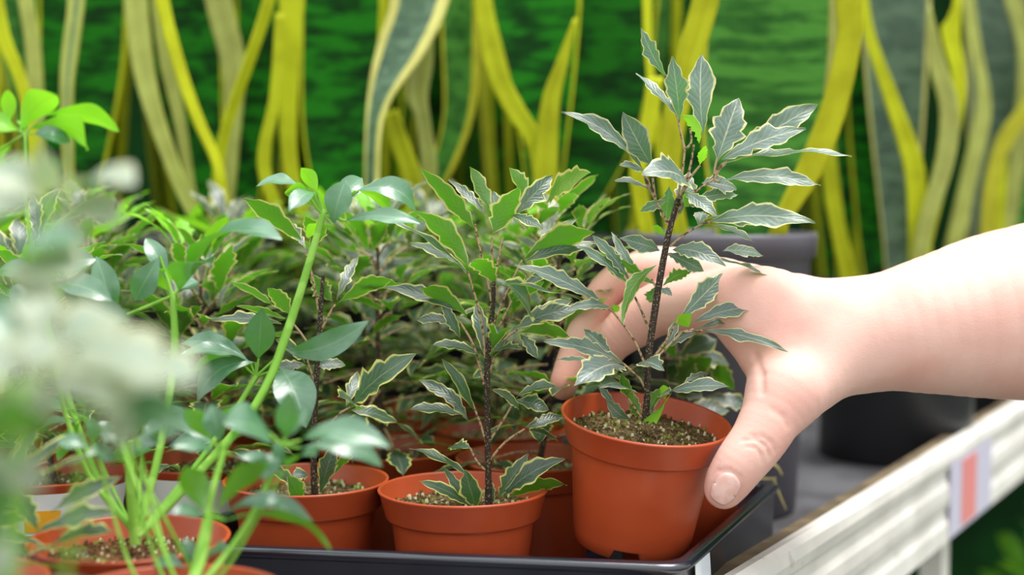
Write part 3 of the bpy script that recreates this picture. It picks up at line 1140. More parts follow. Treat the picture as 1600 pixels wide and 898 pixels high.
cv([[(762, 590), (780, 540), (808, 515)]], [((905, 484), (808, 512), 30, 'g', {'bow': .12}), ((892, 528), (808, 520), 22, 'b', {'bow': .14}), ((896, 470), (820, 500), 16, 'g', {'dt': .03}), ((840, 560), (812, 520), 18, 'g')])
cv([[(762, 600), (764, 575), (764, 556)]], [((778, 521), (762, 556), 34, 'b', {'bow': .3, 'dt': -.03, 'side': -.1, 'fold': .5}), ((673, 540), (758, 560), 15, 't', {'bow': .1}), ((816, 545), (764, 557), 14, 't', {'bow': .1}), ((790, 530), (768, 560), 12, 'g')])
cv([[(762, 700), (750, 660), (734, 620)]], [((652, 593), (733, 660), 22, 'g', {'side': .08}), ((690, 560), (740, 640), 18, 'g'), ((640, 640), (726, 650), 16, 't')])
cv([[(764, 690), (790, 650), (806, 622)]], [((872, 604), (806, 622), 15, 't', {'bow': .12}), ((858, 640), (806, 625), 24, 'g'), ((770, 608), (812, 640), 14, 'g')])
cv([[(764, 720), (790, 690), (820, 670)]], [((880, 650), (820, 670), 18, 'g'), ((872, 690), (826, 672), 16, 't')])
cv([[(764, 782), (752, 784)], [(764, 740), (745, 720), (735, 700)]], [((654, 752), (736, 795), 17, 'g', {'bow': .1, 'dt': -.02}), ((690, 728), (736, 794), 15, 'g'), ((726, 733), (744, 797), 32, 'c', {'dt': -.01}), ((700, 700), (736, 700), 14, 't'),
    ((640, 700), (735, 745), 12, 't')])
cv([[(766, 788), (778, 782)]], [((826, 708), (778, 778), 27, 'c', {'dt': .0}), ((882, 716), (786, 776), 28, 'g', {'bow': .1, 'dt': -.02}), ((886, 758), (788, 782), 20, 'b', {'bow': .16, 'dt': -.02}), ((760, 740), (772, 790), 12, 'g')])

# ------------------------------------------------------------------ the plant left of it
lft = base_pot(478, 0.964, 'terracotta pot in the tray, left neighbour of the middle one, behind the smooth leaf shoots', soil=2)
LD = 0.955
stem_tube([(492, 780), (490, 700), (494, 600), (500, 500), (505, 430)], LD, [6, 5, 4.5, 4, 3], M['dark_stem'], lft)
cl = lambda s, l, **k: cv(s, l, par=lft, d=LD, **k)
cl([[(500, 500), (490, 440), (478, 396)]], [((382, 310), (472, 376), 30, 'b', {'dt': -.02}), ((478, 338), (496, 384), 24, 'b'), ((508, 350), (484, 392), 20, 'b'), ((440, 340), (480, 392), 16, 'g', {'dt': .03})])
cl([[(500, 520), (515, 490), (524, 476)]], [((486, 427), (520, 470), 26, 'b', {'side': .1}), ((613, 437), (528, 474), 26, 'b', {'bow': .12}), ((640, 450), (560, 444), 14, 'b'), ((560, 400), (526, 468), 16, 'g', {'dt': .03})])
cl([[(496, 560), (470, 520), (452, 500)]], [((418, 450), (452, 492), 26, 'b', {'side': -.05}), ((358, 440), (430, 480), 12, 'b'), ((370, 478), (446, 498), 10, 'b'), ((330, 500), (440, 505), 16, 'g')])
cl([[(494, 600), (486, 580), (480, 562)]], [((526, 535), (480, 556), 17, 'b', {'bow': .14}), ((430, 530), (476, 566), 16, 'g'), ((420, 580), (478, 570), 20, 'g'), ((540, 570), (486, 572), 18, 'g')])
cl([[(494, 700), (510, 670), (532, 645)], [(532, 645), (548, 636)]], [((652, 552), (546, 638), 36, 'g', {'dt': -.03}), ((528, 620), (560, 640), 20, 'g', {'dt': -.03}), ((620, 660), (548, 640), 20, 'g', {'dt': .02}), ((560, 580), (540, 636), 18, 'c', {'dt': .03})])
cl([[(492, 770), (500, 740), (516, 712)]], [((556, 700), (520, 742), 14, 'b', {'dt': -.02}), ((524, 690), (500, 770), 26, 'c'), ((570, 670), (516, 712), 20, 'g', {'dt': .02})])
cl([[(490, 776), (476, 768)]], [((456, 742), (482, 742), 18, 'g'), ((450, 742), (470, 782), 30, 'c', {'dt': -.03}), ((410, 720), (474, 772), 16, 'g')])

# ------------------------------------------------------------------ procedural bushy plants of the same kind
def rot_to(v, yaw):
    return Matrix.Rotation(yaw, 3, 'Z') @ v


def bushy(name, seed, height=0.17, nleaf=25, k=1.0, label=None, group=None, cut=True, cols=5, young=0.3):
    rnd = random.Random(seed)
    r = potted(name, (0, 0, 0), label, group=group, soil=seed % 3)
    sm = MB()
    lean = Vector((rnd.uniform(-.02, .02), rnd.uniform(-.02, .02), 0))
    top = Vector((0, 0, 0.075 + height * 0.86)) + lean
    base = Vector((rnd.uniform(-.006, .006), rnd.uniform(-.006, .006), 0.072))
    sm.tube([base, (base + top) / 2 + lean * 0.3, top], [0.0026, 0.0021, 0.0012], seg=7)
    sm.build('stem', M['dark_stem'], r)
    yaw = rnd.random() * 6
    for i in range(nleaf):
        f = i / (nleaf - 1)
        yaw += 2.4 + rnd.uniform(-.3, .3)
        p = base.lerp(top, 0.10 + 0.90 * f)
        elev = math.radians((rnd.uniform(12, 40) + 34 * f ** 2) if f > .42 else rnd.uniform(-14, 26))
        pl = rnd.uniform(0.020, 0.050) * (1.25 if f < .42 else 1) * (1 - 0.25 * f) * k
        dr = rot_to(Vector((math.cos(elev), 0, math.sin(elev))), yaw)
        j = p + dr * pl + Vector((0, 0, -0.004))
        lm = MB()
        n_l = rnd.choice((4, 5, 5, 6)) if f > 0.1 else 3
        spread = 1.25
        for q in range(n_l):
            a = (q - (n_l - 1) / 2) / max(1, (n_l - 1) / 2) * spread + rnd.uniform(-.12, .12)
            el2 = elev * 0.62 + rnd.uniform(-.28, .22)
            dv = rot_to(Vector((math.cos(el2), 0, math.sin(el2))), yaw + a)
            L = rnd.uniform(0.046, 0.068) * (1 - 0.22 * abs(a) / spread) * (1 - .15 * f) * k
            nn = Vector((0, 0, 1)) - dv * dv.z + rot_to(Vector((-0.25, 0, 0)), yaw) * (0.6 + rnd.random())
            b0 = j + dv * 0.006
            leaflet(lm, b0, b0 + dv * L, L * rnd.uniform(0.24, 0.33), nn, rnd.randrange(99999), 'cut' if cut else 'round', bow=rnd.uniform(.04, .12),
                    side=rnd.uniform(-.05, .05), cols=cols, rows=None if cols == 7 else 22, mi=1 if f > 0.93 and rnd.random() < young else 0)
        ob = lm.build('leaf', VAR, r)
        ms = MB()
        ms.tube([p, p.lerp(j, .5) + Vector((0, 0, .002)), j], [0.0011, 0.0009, 0.0008], seg=5)
        for dv_ in range(1):
            pass
        ms.build('leaf_stalk', M['petiole'], ob)
    return r


def all_children():
    d_ = {}
    for o2 in scene.objects:
        if o2.parent is not None:
            d_.setdefault(o2.parent.name, []).append(o2)
    return d_


KIDS = {}


def dup(o2, parent=None):
    c = o2.copy()
    COL.objects.link(c)
    if parent is not None:
        c.parent = parent
    for ch in KIDS.get(o2.name, []):
        dup(ch, c)
    return c


G_BUSH = 'bushy serrated plants in the rows behind the front pots'
protos = []
for s_ in range(5):
    protos.append(bushy('potted_plant', 40 + s_, height=0.176 + 0.008 * s_, label='bushy serrated leaf plant in the crowded rows behind the front pots', group=G_BUSH))
KIDS = all_children()
spots = []
U_ = fr
W_ = Vector((math.sin(math.radians(8.7)), math.cos(math.radians(8.7)), 0))
o0 = Vector((mid.location.x, mid.location.y, BENCH + 0.002))
for row in range(1, 4):
    for c_ in range(-4, 2):
        if c_ == 1:
            continue
        if c_ == 0 and row >= 3:
            continue
        p = o0 + W_ * (0.119 * row) + U_ * (0.117 * c_ + (0.03 if row % 2 else -0.012))
        if row == 1 and c_ == -2:
            continue
        if row < 3 and c_ < 0:
            p = p + W_ * 0.02
        spots.append((p, row, c_))
rnd = random.Random(5)
ROWN = {1: 'second row', 2: 'third row', 3: 'rearmost row'}
COLN = {0: 'in line with the middle pot', -1: 'in line with the left neighbour pot', -2: 'in line with the plain white banded pot', -3: 'in line with the orange printed pot', -4: 'at the left edge of the photo'}
for i, (p, row, c_) in enumerate(spots):
    o2 = protos[i] if i < 5 else dup(protos[rnd.randrange(5)])
    o2['label'] = 'bushy serrated leaf plant in the %s, %s' % (ROWN[row], COLN[c_])
    o2.location = p + Vector((rnd.uniform(-.004, .004), rnd.uniform(-.004, .004), 0))
    o2.rotation_euler = (0, 0, rnd.random() * 6.28)
    s_ = rnd.uniform(0.94, 1.05)
# two pots with white printed bands at the left in the front row
for px_, dd_, lab in ((82, 0.995, 'serrated plant in a pot with a white band and orange print, far left'), (320, 1.04, 'serrated plant in a white banded pot just left behind the front terracotta pots')):
    o2 = bushy('potted_plant', int(px_), height=0.165, label=lab)
    o2.location = (P(px_, 700, dd_).x, dd_, BENCH + 0.002)
    mb = MB()
    pts = []
    for i, (rr, z) in enumerate(((0.0566, 0.0805), (0.0552, 0.074), (0.0536, 0.066), (0.0524, 0.048))):
        pts.append([(math.cos(a) * rr, math.sin(a) * rr, z) for a in np.linspace(-2.9, -0.2, 40)])
    arr = np.array(pts)
    mb.grid(arr, np.full(arr.shape[:2] + (2,), 0.5), 0, flip=True)
    lb = mb.build('pot_label', M['label_white'], o2, world=False)
    lb.location = (0, 0, 0)
    if px_ < 200:
        mb = MB()
        for a_0, a_1, z_0, z_1, mi_ in ((-1.62, -1.18, 0.054, 0.069, 0), (-2.2, -1.72, 0.070, 0.0715, 1), (-2.2, -1.76, 0.065, 0.0665, 1), (-2.2, -1.8, 0.060, 0.0615, 1)):
            pts = []
            for z in (z_1, z_0):
                rr = float(np.interp(z, (0.048, 0.066, 0.074, 0.0805), (0.0524, 0.0536, 0.0552, 0.0566))) + 0.0005
                pts.append([(math.cos(a) * rr, math.sin(a) * rr, z) for a in np.linspace(a_0, a_1, 8)])
            arr = np.array(pts)
            mb.grid(arr, np.full(arr.shape[:2] + (2,), 0.5), mi_, flip=True)
        pr = mb.build('print', [M['orange_print'], M['grey_print']], lb, world=False)
# short plant behind the lifted pot
sh = potted('potted_plant', (0.124, 1.056, BENCH + 0.002), 'short plant with dark leaves in the tray corner behind the lifted pot', soil=1)
SD = 1.06
stem_tube([(1040, 700), (1038, 640), (1040, 560)], SD, [5, 4, 3], M['dark_stem'], sh)
for st, lv in (([[(1024, 620), (1050, 600)]], [((1112, 560), (1052, 600), 42, 'b'), ((1098, 620), (1050, 606), 30, 'g'), ((1060, 545), (1046, 600), 30, 'c'), ((1148, 610), (1100, 560), 26, 'b')]),
               ([[(1030, 560), (1060, 560)]], [((1120, 530), (1060, 558), 34, 'g'), ((1086, 600), (1058, 566), 30, 'b'), ((1036, 535), (1056, 560), 22, 'b'), ((1140, 570), (1070, 552), 26, 'g')]),
               ([[(1016, 680), (1060, 650)]], [((1140, 640), (1060, 650), 30, 'g'), ((1180, 640), (1100, 620), 22, 'g'), ((1110, 690), (1056, 655), 28, 'g')])):
    compound(sh, SD, st, lv, mat=VAR)

# ------------------------------------------------------------------ smooth leaved umbrella plants at the left
SMO = [M['smooth_leaf'], M['young_leaf'], M['pale_leaf']]


def whorl(parent, d, centre, leaves, stalk, sr=(5, 4), m=1.0, mi=0, kind='round', smat='green_stem', dc=0.0):
    """leaves: (tip, width, facing[, opts]); each on a short stalklet from the centre"""
    mb_ = MB()
    ms = MB()
    C = P(centre[0], centre[1], d + dc)
    for lf in leaves:
        SEED[0] += 1
        o_ = dict(lf[3]) if len(lf) > 3 else {}
        b = o_.pop('b', None)
        if b is None:
            b = (centre[0] + (lf[0][0] - centre[0]) * 0.16, centre[1] + (lf[0][1] - centre[1]) * 0.16)
        o_.setdefault('bow', .12)
        o_.setdefault('fold', .22)
        o_.setdefault('db', dc)
        o_.setdefault('mi', mi)
        o_.setdefault('kind', kind)
        px_leaf(mb_, lf[0], b, lf[1], lf[2], d, SEED[0], m=m, **o_)
        ms.tube([C, P(b[0], b[1], d + dc)], [sr[1] * 0.6 / F * d, sr[1] * 0.45 / F * d], seg=6, smooth=False)
    ob = mb_.build('leaf', SMO, parent)
    pp = [P(x, y, z) for x, y, z in stalk] + [C]
    ms.tube(pp, [sr[0] / F * d] * (len(pp) - 1) + [sr[1] / F * d], seg=8)
    ms.build('leaf_stalk', M[smat], ob)
    return ob


up1 = base_pot(200, 0.80, 'smooth leaved plant with tall bright green stalks in a brown soil pot', name='umbrella_plant', brown=True)
stem_tube([(212, 850), (207, 800), (203, 740), (205, 690)], .80, [9, 8, 7, 5], M['green_stem'], up1)
S0 = (214, 838, .80)
# tall leaning stalk with its crown
whorl(up1, .89, (505, 335), [((445, 300), 26, 'b', {'mi': 1, 'b': (488, 318), 'bow': .3}), ((452, 330), 26, 'g', {'b': (490, 300), 'dt': -.03}), ((400, 292), 22, 't', {'b': (470, 292)}), ((470, 262), 24, 'b', {'mi': 1, 'b': (496, 300)}),
                             ((540, 282), 42, 'g', {'b': (520, 350), 'dt': .0}), ((566, 278), 34, 'c', {'b': (515, 322), 'dt': .02}), ((612, 332), 22, 'b', {'b': (560, 298), 'mi': 1, 'bow': .3}), ((650, 330), 36, 'g', {'b': (556, 298), 'bow': .3}),
                             ((660, 350), 22, 'g', {'b': (540, 345)}), ((480, 372), 20, 'b', {'b': (502, 350), 'mi': 1})],
      [S0, (290, 760, .83), (400, 632, .86), (455, 500, .88)], sr=(6.8, 5))
whorl(up1, .885, (400, 588), [((409, 481), 46, 'c', {'b': (404, 560), 'bow': .08}), ((281, 537), 30, 'g', {'b': (391, 566), 'bow': .16, 'side': .03}), ((282, 554), 19, 't', {'b': (390, 564), 'bow': .1}), ((308, 628), 36, 'g', {'b': (400, 566), 'bow': .22, 'side': .1}),
                              ((577, 501), 42, 'c', {'b': (446, 546), 'bow': .12, 'side': .12}), ((478, 668), 62, 'g', {'b': (438, 575), 'bow': .2, 'dt': -.03}), ((300, 580), 24, 'b', {'b': (380, 570), 'dt': .03})],
      [S0, (300, 735, .84), (368, 640, .87)], sr=(4.5, 4))
whorl(up1, .86, (270, 462), [((150, 400), 40, 'g', {'dt': .0, 'b': (178, 500)}), ((228, 372), 30, 'g', {'b': (262, 440)}), ((210, 470), 40, 'c', {'b': (250, 400)}), ((310, 440), 26, 't'), ((330, 410), 34, 't', {'dt': -.04}), ((440, 372), 40, 't', {'b': (290, 440), 'bow': .2, 'dt': -.04}),
                             ((240, 420), 30, 'b', {'mi': 1})],
      [S0, (250, 700, .82), (272, 560, .85)], sr=(6, 5))
whorl(up1, .85, (65, 440), [((40, 380), 26, 'b', {'mi': 1}), ((96, 390), 26, 'b', {'mi': 1}), ((150, 405), 34, 'g', {'b': (80, 425)}), ((205, 500), 46, 'c', {'b': (90, 430), 'side': .1}), ((175, 470), 36, 'g'), ((0, 420), 36, 'g'), ((20, 480), 36, 'g')],
      [S0, (150, 740, .82), (88, 560, .84)], sr=(5, 4))
whorl(up1, .80, (40, 208), [((12, 140), 24, 'b', {'mi': 1, 'b': (14, 196)}), ((90, 150), 46, 'b', {'mi': 1, 'b': (30, 205), 'bow': .28}), ((186, 206), 30, 'b', {'mi': 1, 'b': (70, 180), 'bow': .25}), ((135, 235), 40, 'b', {'mi': 1, 'b': (46, 200), 'bow': .3}),
                            ((-30, 190), 30, 'g', {'mi': 1}), ((14, 280), 18, 'b', {'mi': 1, 'b': (-10, 240)}), ((36, 190), 20, 'g', {'mi': 1}), ((110, 222), 30, 'g', {'bow': .2})],
      [S0, (120, 700, .80), (50, 400, .79)], sr=(4, 3))
for i, (c_, dd_, tips) in enumerate((((225, 640), .83, ((150, 600), (180, 690), (300, 660), (240, 590), (330, 690))), ((130, 650), .82, ((60, 640), (90, 720), (190, 700), (150, 590), (40, 700))),
                                     ((250, 700), .86, ((330, 690), (230, 655), (170, 720), (300, 640))))):
    whorl(up1, dd_, c_, [(t, 26, random.Random(i * 9 + j).choice('gtb')) for j, t in enumerate(tips)], [S0, ((214 + c_[0]) / 2, (838 + c_[1]) / 2 + 10, dd_)], sr=(2.8, 2.4))

up2 = base_pot(262, 0.685, 'nearer smooth leaved shoots in the pot at the bottom edge', name='umbrella_plant')
S1 = (290, 945, .69)
whorl(up2, .73, (440, 695), [((452, 610), 36, 'c', {'b': (446, 680)}), ((612, 700), 40, 'g', {'b': (470, 688), 'bow': .2, 'dt': -.02}), ((598, 728), 34, 'g', {'b': (470, 700), 'bow': .22}), ((350, 660), 44, 'g', {'b': (425, 690), 'dt': -.03}), ((345, 640), 26, 'b', {'mi': 0, 'b': (420, 676), 'bow': .2}),
                             ((410, 750), 30, 'g'), ((480, 640), 26, 'g')],
      [S1, (380, 830, .72), (425, 740, .73)], sr=(5.5, 5))
whorl(up2, .75, (350, 705), [((330, 632), 38, 'c', {'b': (344, 690)}), ((400, 640), 30, 'b', {'b': (360, 690)}), ((288, 640), 34, 'b', {'b': (332, 690), 'mi': 0}), ((270, 700), 22, 'g'), ((430, 745), 24, 'g', {'bow': .2})],
      [S1, (318, 830, .73), (334, 760, .74)], sr=(5.5, 5))
whorl(up2, .72, (328, 808), [((290, 728), 44, 'b', {'b': (318, 800)}), ((418, 722), 36, 'b', {'b': (338, 796)}), ((490, 815), 26, 'g', {'b': (345, 806), 'bow': .34}), ((517, 862), 17, 'b', {'b': (352, 812), 'bow': .3}), ((270, 800), 20, 'g')],
      [S1, (318, 870, .71)], sr=(6, 5.5))
for i, (px_, py_, x2, y2) in enumerate(((210, 898, 150, 700), (250, 890, 195, 720), (190, 690, 300, 890), (255, 850, 215, 690), (360, 880, 440, 740))):
    whorl(up2, .73, (x2, y2), [((x2 - 60, y2 - 10), 24, 'g'), ((x2 + 55, y2 - 30), 24, 't'), ((x2 - 10, y2 - 50), 22, 'g')], [S1, (px_, py_, .72)], sr=(3, 2.6))

up3 = base_pot(-150, 0.50, 'out of focus smooth leaved plant nearest the camera at the far left', name='umbrella_plant')
S2 = (60, 1380, .50)
whorl(up3, .47, (60, 560), [((250, 590), 80, 't', {'bow': .1, 'mi': 2}), ((270, 650), 80, 'g', {'bow': .12, 'mi': 2}), ((200, 500), 70, 't', {'mi': 2}), ((-40, 480), 90, 'g'), ((-120, 600), 100, 'g', {'mi': 2}), ((30, 690), 100, 'g', {'mi': 2}), ((160, 640), 80, 't', {'mi': 2}), ((60, 450), 80, 'g', {'mi': 2})],
      [S2, (20, 1000, .48)], sr=(8, 7), mi=0)
whorl(up3, .43, (30, 610), [((190, 560), 80, 't', {'mi': 2}), ((210, 640), 80, 't', {'mi': 2}), ((-60, 540), 80, 't', {'mi': 2}), ((80, 520), 70, 'g', {'mi': 2})], [S2, (10, 1000, .46)], sr=(7, 6))
whorl(up3, .54, (80, 320), [((210, 290), 50, 't', {'bow': .15, 'mi': 2}), ((190, 350), 50, 'g', {'mi': 2}), ((-20, 260), 60, 'g', {'mi': 2}), ((-60, 350), 70, 'g', {'mi': 2}), ((60, 230), 50, 'c', {'mi': 2}), ((120, 400), 50, 'g', {'mi': 2})],
      [S2, (-20, 800, .5)], sr=(6, 5), mi=0)
whorl(up3, .44, (-50, 700), [((80, 660), 70, 'b', {'mi': 0}), ((70, 770), 60, 'g', {'mi': 2}), ((0, 830), 70, 'g'), ((-150, 650), 90, 'g')], [S2, (0, 1100, .46)], sr=(8, 7))
whorl(up3, .42, (-10, 940), [((150, 950), 36, 't', {'bow': .06, 'mi': 2}), ((-80, 850), 80, 'g'), ((10, 840), 50, 'g', {'mi': 2})], [S2, (20, 1100, .46)], sr=(6, 5))
whorl(up3, .50, (-10, 420), [((120, 440), 60, 't', {'mi': 2}), ((90, 500), 60, 'g', {'mi': 2}), ((130, 380), 50, 't', {'mi': 0}), ((-90, 400), 60, 'g', {'mi': 2})], [S2, (-10, 800, .5)], sr=(6, 5))
whorl(up3, .46, (150, 610), [((310, 600), 60, 't', {'mi': 2}), ((290, 680), 60, 'g', {'mi': 0}), ((60, 570), 60, 't', {'mi': 2}), ((200, 700), 60, 'g', {'mi': 2})], [S2, (90, 1000, .48)], sr=(6, 5))
# long drooping serrated leaves in front of the brown soil pot
low = bushy('potted_plant', 77, height=0.10, nleaf=9, label='low serrated plant drooping over the brown soil pot at the lower left')
low.location = (-0.292, .705, BENCH + 0.002)
compound(low, .76, [[(40, 870, 0), (90, 850, 0)]], [((190, 745), (80, 800), 26, 'g'), ((185, 800), (60, 830), 26, 'g'), ((180, 830), (70, 856), 22, 't'), ((20, 760), (60, 830), 26, 'g')], mat=VAR)

# ------------------------------------------------------------------ snake plants
def edge_interp(E_, ts):
    pts_ = [Vector((x, y, 0)) for x, y in E_]
    L = [0]
    for a, b in zip(pts_[:-1], pts_[1:]):
        L.append(L[-1] + (b - a).length)
    L = [v / L[-1] for v in L]
    sp, _ = spline(pts_, None, 6)
    LL = [0]
    for a, b in zip(sp[:-1], sp[1:]):
        LL.append(LL[-1] + (b - a).length)
    LL = np.array(LL) / LL[-1]
    return np.interp(ts, LL, [p.x for p in sp]), np.interp(ts, LL, [p.y for p in sp])


def snake_leaf(parent, Lp, Rp, d, ml, mr, mat, dl=0.0, dr=0.0, cup=0.12, foot=None, rows=26):
    ts = np.linspace(0, 1, rows)
    lx, ly = edge_interp(Lp, ts)
    rx, ry = edge_interp(Rp, ts)
    us = np.array([0, ml * .5, ml * 0.92, ml * 1.08, (1 + ml - mr) / 2, 1 - mr * 1.08, 1 - mr * .92, 1 - mr * .5, 1])
    uu = np.array([0, .05, .105, .125, .5, .875, .895, .95, 1])
    if ml + mr > 0.85:
        uu = np.array([0, .03, .05, .06, .05, .06, .05, .03, 0])
    pts_ = np.zeros((rows, 9, 3))
    for i in range(rows):
        a, b = P(lx[i], ly[i], d + dl), P(rx[i], ry[i], d + dr)
        w = (b - a).length
        ctr = (a + b) / 2
        back = (ctr - EYE)
        back.z = 0
        back.normalize()
        for j, u in enumerate(us):
            pts_[i, j] = a.lerp(b, u) + back * (cup * w * (1 - (2 * u - 1) ** 2))
    if foot is not None:                     # carry the blade down into its pot
        k = 5
        F_ = Vector(foot)
        ext = []
        last = pts_[-1]
        c0 = last.mean(0)
        for q in range(1, k + 1):
            t = q / k
            e_ = 1 - 0.45 * t
            c1 = c0 * (1 - t) + np.array(F_) * t
            ext.append(c1 + (last - c0) * e_)
        pts_ = np.concatenate([pts_, np.array(ext)])
    R_ = len(pts_)
    uv = np.zeros((R_, 9, 2))
    uv[:, :, 0] = uu[None]
    uv[:, :, 1] = np.linspace(0, 1.0, R_)[:, None]
    mb_ = MB()
    mb_.grid(pts_, uv, 0, flip=True)
    ob = mb_.build('leaf', M[mat], parent)
    so = ob.modifiers.new('thick', 'SOLIDIFY')
    so.thickness = 0.0022
    so.offset = 0
    return ob


def round_pot(parent, r_top, r_bot, h, mat, lip=0.006):
    prof = [(0.0, 0.0), (r_bot, 0.0), (r_bot + .002, .004), (r_top - .005, h - .024), (r_top - .0035, h - .022), (r_top, h - .020), (r_top + .001, h - .004), (r_top, h), (r_top - .005, h), (r_top - .006, h - .012), (r_bot - .004, .01), (0, .009)]
    arr_ = np.array([[(math.cos(a) * r, math.sin(a) * r, z) for a in np.linspace(0, 2 * math.pi, 49)[:-1]] for r, z in prof])
    mb_ = MB()
    mb_.grid(arr_, np.full(arr_.shape[:2] + (2,), 0.5), 0, closed=True)
    ob = mb_.build('pot', M[mat], parent, world=False)
    sl = soil_mb(r_top / 0.0515 * 0.9, 3, z=0.0)
    so = sl.build('soil', SOILM(True), parent, world=False)
    so.location = (0, 0, h - 0.03)
    return ob


def snake(px, d, label, leaves, rt=0.085, rb=0.068, h=0.238, mat='black_pot', group=None):
    loc = Vector((P(px, 600, d).x, d, BENCH))
    r = empty('snake_plant', loc, label, 'snake plant', group)
    round_pot(r, rt, rb, h, mat)
    k = 0
    for L_, R_, dd, ml, mr, mt, *ex in leaves:
        k += 1
        o_ = ex[0] if ex else {}
        a = k * 2.4
        foot = loc + Vector((math.cos(a) * rt * 0.35, math.sin(a) * rt * 0.35, h - 0.05))
        bx = (L_[-1][0] + R_[-1][0]) / 2
        want = P(bx, 400, dd).x
        foot.x = min(max(want, loc.x - rt * 0.75), loc.x + rt * 0.75)
        foot.y = min(max(dd, loc.y - rt * 0.6), loc.y + rt * 0.6)
        snake_leaf(r, L_, R_, dd, ml, mr, mt, foot=foot, **o_)
    return r


snake(44, 1.49, 'snake plant at the far left with thin pale bands', [
    ([(-24, -60), (-8, 50), (20, 120), (40, 200), (50, 330)], [(-4, -60), (14, 50), (40, 120), (58, 200), (66, 330)], 1.37, .5, .5, 'snake_leaf'),
    ([(20, -80), (28, 0), (38, 60), (44, 150), (50, 330)], [(46, -80), (52, 0), (62, 60), (68, 150), (72, 330)], 1.42, .5, .5, 'snake_pale'),
    ([(100, -80), (106, 0), (97, 80), (94, 150), (100, 330)], [(136, -80), (132, 0), (122, 80), (114, 150), (116, 330)], 1.38, .42, .3, 'snake_pale'),
    ([(-140, -120), (-130, 100), (-60, 330)], [(0, -120), (0, 100), (10, 330)], 1.45, .08, .06, 'snake_leaf'),
    ([(60, -120), (60, 100), (60, 330)], [(200, -120), (195, 100), (150, 330)], 1.46, .03, .04, 'snake_leaf'),
])
snake(318, 1.49, 'snake plant left of centre whose yellow bands cross in a V', [
    ([(188, -120), (194, 0), (206, 100), (228, 180), (270, 290), (300, 350)], [(226, -120), (230, 0), (240, 100), (256, 180), (292, 290), (314, 350)], 1.38, .5, .5, 'snake_pale'),
    ([(232, -120), (236, 0), (250, 100), (272, 190), (290, 290), (306, 350)], [(262, -120), (262, 0), (272, 100), (290, 190), (304, 290), (318, 350)], 1.43, .5, .5, 'snake_pale'),
    ([(225, -120), (243, 0), (273, 110), (302, 190), (334, 262), (345, 350)], [(252, -120), (264, 0), (292, 110), (320, 190), (350, 262), (360, 350)], 1.31, .5, .5, 'snake_leaf', {'dr': .01}),
    ([(306, -120), (320, 0), (345, 100), (350, 170), (345, 350)], [(350, -120), (362, 0), (384, 100), (378, 180), (362, 350)], 1.42, .5, .5, 'snake_pale'),
    ([(440, -120), (412, 0), (387, 80), (355, 170), (338, 235), (325, 350)], [(456, -120), (430, 0), (404, 80), (372, 170), (354, 235), (340, 350)], 1.33, .5, .5, 'snake_leaf', {'dr': .01}),
    ([(250, -140), (265, 60), (300, 350)], [(330, -140), (345, 60), (350, 350)], 1.45, .03, .03, 'snake_leaf'),
    ([(360, -140), (370, 60), (350, 350)], [(440, -140), (440, 60), (400, 350)], 1.46, .03, .04, 'snake_leaf'),
])
snake(574, 1.48, 'snake plant behind the middle pots with a grey V shaped blade', [
    ([(425, -120), (436, 0), (434, 80), (440, 250), (470, 350)], [(482, -120), (476, 0), (468, 80), (464, 250), (490, 350)], 1.36, .46, .46, 'snake_leaf'),
    ([(430, 20), (421, 150), (402, 260), (440, 370)], [(444, 20), (438, 150), (422, 260), (458, 370)], 1.34, .5, .5, 'snake_leaf'),
    ([(464, -160), (470, 0), (472, 200), (500, 350)], [(606, -160), (600, 0), (590, 200), (570, 350)], 1.44, .03, .05, 'snake_leaf'),
    ([(612, -140), (610, 0), (592, 60), (577, 130), (571, 220), (570, 350)], [(730, -140), (702, 0), (665, 80), (614, 150), (594, 210), (590, 350)], 1.36, .17, .2, 'snake_grey', {'dr': -.02}),
    ([(655, 60), (638, 100), (633, 150), (650, 190), (655, 280), (620, 350)], [(676, 50), (676, 100), (668, 150), (672, 190), (682, 280), (640, 350)], 1.40, .5, .5, 'snake_pale'),
    ([(598, 180), (612, 230), (632, 300), (620, 360)], [(620, 170), (638, 220), (660, 290), (640, 360)], 1.38, .5, .5, 'snake_leaf'),
    ([(680, -140), (690, 60), (690, 200), (640, 350)], [(750, -140), (750, 60), (735, 200), (665, 350)], 1.46, .05, .2, 'snake_bright'),
])
snake(850, 1.47, 'snake plant behind the middle with a short pointed yellow leaf', [
    ([(722, -120), (740, 0), (757, 100), (786, 170), (826, 235), (838, 350)], [(752, -120), (768, 0), (788, 100), (818, 165), (850, 225), (862, 350)], 1.33, .5, .5, 'snake_leaf'),
    ([(897, 28), (868, 100), (846, 160), (835, 270), (838, 350)], [(901, 28), (886, 105), (874, 165), (871, 270), (870, 350)], 1.31, .47, .5, 'snake_leaf'),
    ([(756, -160), (764, 0), (800, 150), (830, 350)], [(915, -160), (908, 0), (895, 150), (870, 350)], 1.42, .03, .03, 'snake_leaf'),
    ([(880, -160), (884, 0), (876, 200), (850, 350)], [(1040, -160), (1030, 0), (1000, 200), (920, 350)], 1.45, .03, .03, 'snake_leaf'),
    ([(908, 26), (950, 72), (990, 116), (1002, 150), (985, 350)], [(922, 22), (962, 64), (1003, 104), (1016, 140), (1000, 350)], 1.5, .5, .5, 'snake_leaf'),
])
